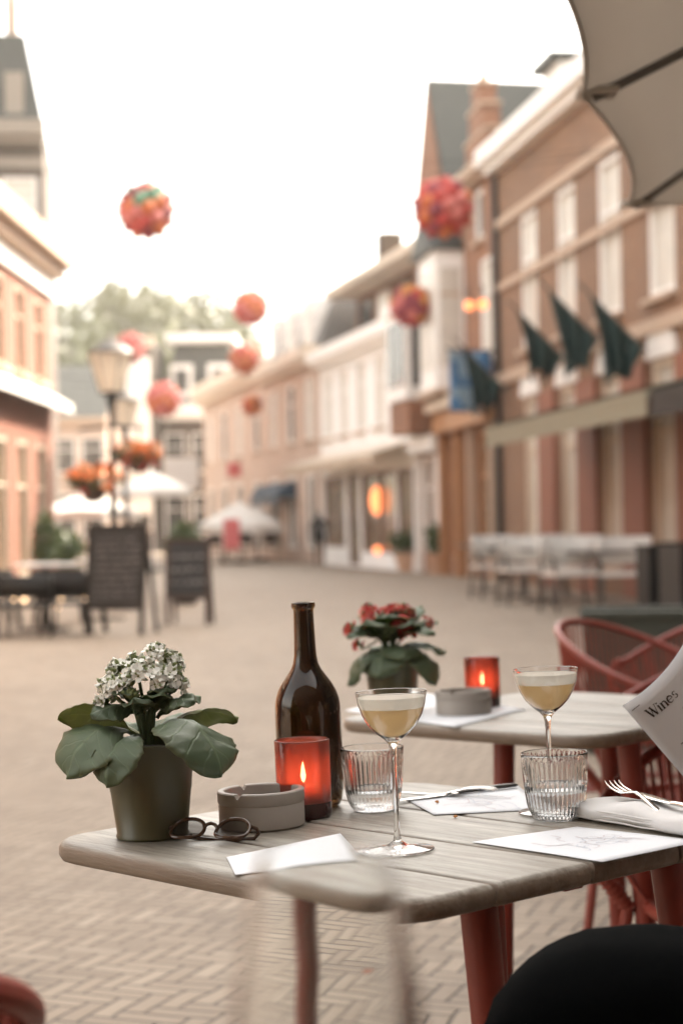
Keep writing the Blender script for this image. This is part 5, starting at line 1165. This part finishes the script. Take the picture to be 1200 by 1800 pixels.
# ------------------------------------------------------------------ big taupe parasol
e = empty('cafe_parasol', (2.07, 3.915, 0), 0, 'large taupe canvas parasol overhanging the upper right corner', 'parasol')
fwd = Vector((.2165, .9763, 0)); sid = Vector((.9763, -.2165, 0)); hs_, zr, za = 1.545, 2.1, 2.78
def cn(a, b, z): return fwd * a + sid * b + Vector((0, 0, z))
mb = MB()
tips = [cn(hs_ * math.cos(R(45 * k)) / max(abs(math.cos(R(45 * k))), abs(math.sin(R(45 * k)))), hs_ * math.sin(R(45 * k)) / max(abs(math.cos(R(45 * k))), abs(math.sin(R(45 * k)))), zr) for k in range(8)]
apex = Vector((0, 0, za)); N = 12
for k in range(8):
    a, b = tips[k], tips[(k + 1) % 8]; rows = []
    for i in range(N + 1):
        t = i / N; row = []
        for j in range(N + 1):
            s_ = j / N; p_ = a.lerp(b, s_); bow = 4 * s_ * (1 - s_); p_ = p_.lerp(Vector((0, 0, zr)), .035 * bow)
            q = apex.lerp(p_, t); q.z -= .035 * bow * t * (1.4 - t); row.append(q)
        rows.append(row)
    mb.grid(rows, M['canvas'])
    ed = [rows[-1][j] for j in range(N + 1)]
    mb.tube(ed, .006, M['canvas'], 6)
o = mb.build('canopy', e, sharp=25); q = o.modifiers.new('t', 'SOLIDIFY'); q.thickness = .004
for k in range(8):
    mb = MB(); d = (tips[k] - apex); n0 = Vector((0, 0, -.02)); mb.tube([apex + n0 + d * .03, apex + n0 + d * .985], .011, M['pole'], 8); mb.build('rib', e)
    mb = MB(); p_ = apex + n0 + d * .62; mb.box(p_ + Vector((0, 0, -.012)), (.05, .03, .05), M['pole']); mb.tube([p_, p_ + Vector((.02, .0, -.055))], .006, M['pole'], 6); mb.build('strut_hinge', e)
    mb = MB(); mb.tube([apex + n0 + d * .60 + Vector((0, 0, -.03)), Vector((0, 0, 2.05))], .010, M['pole'], 8); mb.build('strut', e)
    mb = MB(); d2 = d.normalized(); mb.box(tips[k] - d2 * .035 + Vector((0, 0, -.012)), (.09, .09, .012), M['canvas']); mb.build('corner_pocket', e)
mb = MB(); mb.tube([(0, 0, 0.05), (0, 0, za + .12)], .028, M['pole'], 14); mb.build('mast', e)
mb = MB(); mb.box((0, 0, .04), (.8, .8, .08), M['stone']); mb.build('base', e)

# ------------------------------------------------------------------ held menu sheet
e = empty('menu_sheet', at(1093, 1240, 2.12), 0, 'white wine menu sheet held up at the right, headed Wines', 'menu')
O_ = e.location.copy(); e2 = Vector((.62, .10, -.74)).normalized()
def cross_curve(n=24, Ltot=.235):
    p = Vector((0, 0, 0)); out = [p.copy()]
    for i in range(n):
        t = (i + .5) / n; a = R(30 + 52 * min(1, t * 1.3)); yb = -.10 + .5 * t; d = Vector((math.cos(a), yb, math.sin(a))).normalized(); p = p + d * (Ltot / n); out.append(p.copy())
    return out
cv = cross_curve(); LP = .30
def page(s_, t, lift=0):
    f = max(0, min(.9999, s_ / .235)) * 24; i = int(f); b = cv[i].lerp(cv[i + 1], f - i); tg = (cv[i + 1] - cv[i]).normalized(); nr = tg.cross(e2).normalized()
    if nr.y > 0: nr = -nr
    return b + e2 * t + nr * (lift + .004 * math.sin(t * 12) * min(1, s_ * 12))
mb = MB(); mb.grid([[page(.235 * i / 24, LP * j / 20) for j in range(21)] for i in range(25)], M['paper']); o = mb.build('sheet', e, fix=False); q = o.modifiers.new('t', 'SOLIDIFY'); q.thickness = .0003; q.offset = 0
mb = MB()
def stroke(pts, w_):
    """ribbon of ink on the page; pts in page metres (s, t), w_ widths"""
    for i in range(len(pts) - 1):
        (a0, b0), (a1, b1) = pts[i], pts[i + 1]; wa = w_[i] if isinstance(w_, list) else w_; wb = w_[i + 1] if isinstance(w_, list) else w_
        dx, dy = a1 - a0, b1 - b0; l_ = math.hypot(dx, dy)
        if l_ < 1e-9: continue
        nx_, ny_ = -dy / l_ / 2, dx / l_ / 2
        mb.face([page(a0 + nx_ * wa, b0 + ny_ * wa, .0006), page(a1 + nx_ * wb, b1 + ny_ * wb, .0006), page(a1 - nx_ * wb, b1 - ny_ * wb, .0006), page(a0 - nx_ * wa, b0 - ny_ * wa, .0006)], M['ink'])
def word(x0, y0, h):
    """serif display word: Wines; x right, y down; h cap height"""
    TK, TN_ = h * .17, h * .055; x = x0; xh = h * .66
    def ser(cx, y): stroke([(cx - h * .12, y), (cx + h * .12, y)], TN_)
    def arcs(cx, cy, rx, ry, a0, a1, n, wf): 
        P = [(cx + rx * math.cos(R(a0 + (a1 - a0) * k / n)), cy - ry * math.sin(R(a0 + (a1 - a0) * k / n))) for k in range(n + 1)]; stroke(P, [wf(k / n) for k in range(n + 1)])
    yt, yb, ym = y0 - h, y0, y0 - xh
    stroke([(x, yt), (x + h * .27, yb)], TK); stroke([(x + h * .27, yb), (x + h * .52, yt)], TN_); stroke([(x + h * .42, yt), (x + h * .72, yb)], TK); stroke([(x + h * .72, yb), (x + h * .98, yt)], TN_); ser(x, yt); ser(x + h * .47, yt); ser(x + h * .98, yt); x += h * 1.2
    stroke([(x, ym), (x, yb)], TK); ser(x, yb); stroke([(x - h * .12, ym), (x, ym)], TN_); stroke([(x - h * .07, yt + h * .1), (x + h * .07, yt + h * .1)], h * .14); x += h * .34
    stroke([(x, ym), (x, yb)], TK); ser(x, yb); stroke([(x - h * .12, ym), (x, ym)], TN_); arcs(x + h * .22, ym + h * .24, h * .2, h * .22, 150, 0, 8, lambda t: TN_ + (TK - TN_) * t); stroke([(x + h * .42, ym + h * .24), (x + h * .42, yb)], TK); ser(x + h * .42, yb); x += h * .92
    cy = y0 - xh / 2; arcs(x, cy, h * .27, xh / 2, 0, 320, 18, lambda t: TN_ + (TK - TN_) * max(0, math.sin(math.pi * min(1, t * 1.1)))); stroke([(x - h * .27, cy), (x + h * .27, cy)], TN_); x += h * .5
    arcs(x + h * .12, ym + xh * .25, h * .16, xh * .23, 20, 250, 10, lambda t: TN_ + (TK * .8 - TN_) * t); arcs(x + h * .12, yb - xh * .25, h * .17, xh * .24, 70, -160, 10, lambda t: TK * .8 + (TN_ - TK * .8) * t)
word(.016, .031, .0120)
g = random.Random(9)
for (s0, s1, t0, ww) in [(.050, .085, .045, .0035), (.055, .080, .053, .003)] :
    x = s0
    while x < s1: l_ = g.uniform(.002, .006); stroke([(x, t0), (x + l_, t0 + g.uniform(-.0006, .0006))], ww * .5); x += l_ + g.uniform(.001, .002)
for r_ in range(9):
    x = .022; t0 = .075 + r_ * .021
    while x < .10 + .05 * g.random(): l_ = g.uniform(.003, .009); stroke([(x, t0), (x + l_, t0)], .0011); x += l_ + g.uniform(.0015, .003)
stroke([(.004, .011), (.015, .010)], .0008)
mb.build('printed_text', e, sharp=None, weld=False, fix=False)

# ------------------------------------------------------------------ seated person
pe = empty('person', (0, 0, 0), 0, 'seated person in black trousers with crossed knee, holding the menu', 'person')
hp = Vector((1.0, 1.72, .52))
def J_(x, y, z, r, r2=None): return (x, y, z, r, r2 or r)
kneeA, kneeB = Vector((.212, 1.80, .682)), Vector((.38, 1.92, .47))
body = [J_(.88, 1.73, .53, .14, .12), J_(.92, 1.72, .72, .13, .10), J_(.95, 1.70, .92, .14, .10), J_(.95, 1.69, 1.06, .09), J_(.93, 1.69, 1.12, .055), J_(.91, 1.69, 1.20, .075, .085), J_(.91, 1.69, 1.30, .085, .095), J_(.91, 1.69, 1.37, .06),
        J_(.80, 1.70, .50, .095), J_(.50, 1.76, .605, .082), J_(kneeA.x, kneeA.y, kneeA.z, .070), J_(.168, 1.80, .54, .066), J_(.14, 1.80, .34, .05), J_(.12, 1.80, .18, .036), J_(.02, 1.79, .14, .033),
        J_(.78, 1.84, .50, .095), J_(.42, 1.96, .47, .068), J_(.43, 1.96, .28, .052), J_(.45, 1.96, .09, .036), J_(.34, 1.96, .045, .033),
        J_(.93, 1.52, 1.00, .055), J_(.76, 1.50, .84, .045), J_(.62, 1.72, .93, .033), J_(.57, 1.79, .95, .028, .02), J_(.93, 1.86, 1.00, .055), J_(.80, 2.02, .84, .045), J_(.68, 2.12, .93, .033), J_(.63, 2.14, .95, .028, .02)]
be = [(0, 1), (1, 2), (2, 3), (3, 4), (4, 5), (5, 6), (6, 7), (0, 8), (8, 9), (9, 10), (10, 11), (11, 12), (12, 13), (13, 14), (0, 15), (15, 16), (16, 17), (17, 18), (18, 19), (3, 20), (20, 21), (21, 22), (22, 23), (3, 24), (24, 25), (25, 26), (26, 27)]
n0 = len(body)
def fingers(wi, d, spread, up):
    global body, be
    c = Vector(body[wi][:3])
    for k in range(4):
        o_ = spread * (-.027 + .018 * k); L_ = (.07, .08, .076, .06)[k]
        a = len(body); body += [J_(*(c + d * .045 + o_), .0085), J_(*(c + d * (.045 + L_ * .55) + o_ + up * .004), .008), J_(*(c + d * (.045 + L_) + o_ - up * .016), .0065)]; be += [(wi, a), (a, a + 1), (a + 1, a + 2)]
    a = len(body); body += [J_(*(c + d * .02 + spread * -.04), .010), J_(*(c + d * .055 + spread * -.05 - up * .01), .008)]; be += [(wi, a), (a, a + 1)]
fingers(23, Vector((-.75, .66, .1)).normalized(), Vector((.2, .3, .9)).normalized(), Vector((.5, .6, -.3)).normalized())
fingers(27, Vector((-.97, .1, .1)).normalized(), Vector((.1, .2, .95)).normalized(), Vector((.1, 1, 0)).normalized())
skin_mesh('person_body', body, be, [M['skin']], pe, 2)
leg_j = [J_(.88, 1.73, .53, .155, .135), J_(.90, 1.73, .64, .145, .12)] + [tuple(list(b[:3]) + [b[3] + .034, b[4] + .034]) for b in body[8:14]] + [tuple(list(b[:3]) + [b[3] + .016, b[4] + .016]) for b in body[15:19]]
trs = skin_mesh('trousers', leg_j, [(0, 1), (0, 2), (2, 3), (3, 4), (4, 5), (5, 6), (6, 7), (0, 8), (8, 9), (9, 10), (10, 11)], [M['black']], pe, 3)
for v in trs.data.vertices:
    q_ = v.co; f_ = noise.noise(Vector((q_.x * 9, q_.y * 16, q_.z * 16))) * .009 + abs(noise.noise(Vector((q_.x * 26 + q_.z * 14, q_.y * 20, q_.z * 24)))) * -.006
    v.co = q_ + v.normal * f_
tj = [tuple(list(body[i][:3]) + [body[i][3] + .014, body[i][4] + .014]) for i in (1, 2, 3, 20, 21, 22, 24, 25, 26)]
skin_mesh('jumper', tj, [(0, 1), (1, 2), (2, 3), (3, 4), (4, 5), (2, 6), (6, 7), (7, 8)], [M['jumper']], pe, 2)
skin_mesh('hair', [J_(.93, 1.69, 1.31, .10, .105), J_(.97, 1.69, 1.25, .075), J_(.98, 1.69, 1.14, .06)], [(0, 1), (1, 2)], [M['hair']], pe, 2)
for nm, i in (('shoe', (13, 14)), ('shoe', (18, 19))): skin_mesh(nm, [tuple(list(body[k][:3]) + [body[k][3] + .008] * 2) for k in i], [(0, 1)], [M['blackm']], pe, 2)
# fallen leaves on the paving
g = random.Random(21)
for i, (px, py, lab) in enumerate([(650, 1625, 'small dry leaf on the paving left of the table legs'), (690, 1745, 'small dry leaf on the paving near the bottom centre'), (270, 1418, 'small pale leaf on the paving beside the flower pot rim')][:2]):
    mb = MB(); leaf(mb, (0, 0, .004), g.uniform(0, 360), 10, .05, .03, 30, m=M["tile"], seed=i); o = mb.build('fallen_leaf', sharp=None, fix=False); o.location = ground(px, py); tag(o, lab, 'leaf')

# ------------------------------------------------------------------ warm evening haze in the street
hz = NT('street_haze'); hz.t.nodes.remove(hz.b); pv = hz.n('ShaderNodeVolumePrincipled'); pv.inputs['Color'].default_value = (.97, .92, .85, 1)
pv.inputs['Density'].default_value = .0009; pv.inputs['Anisotropy'].default_value = .35; hz.l(pv.outputs[0], hz.out.inputs['Volume'])
mb = MB(); mb.box((-10, 60, 14), (400, 190, 30), hz.m); o = mb.build('haze', sharp=None); o['kind'] = 'stuff'
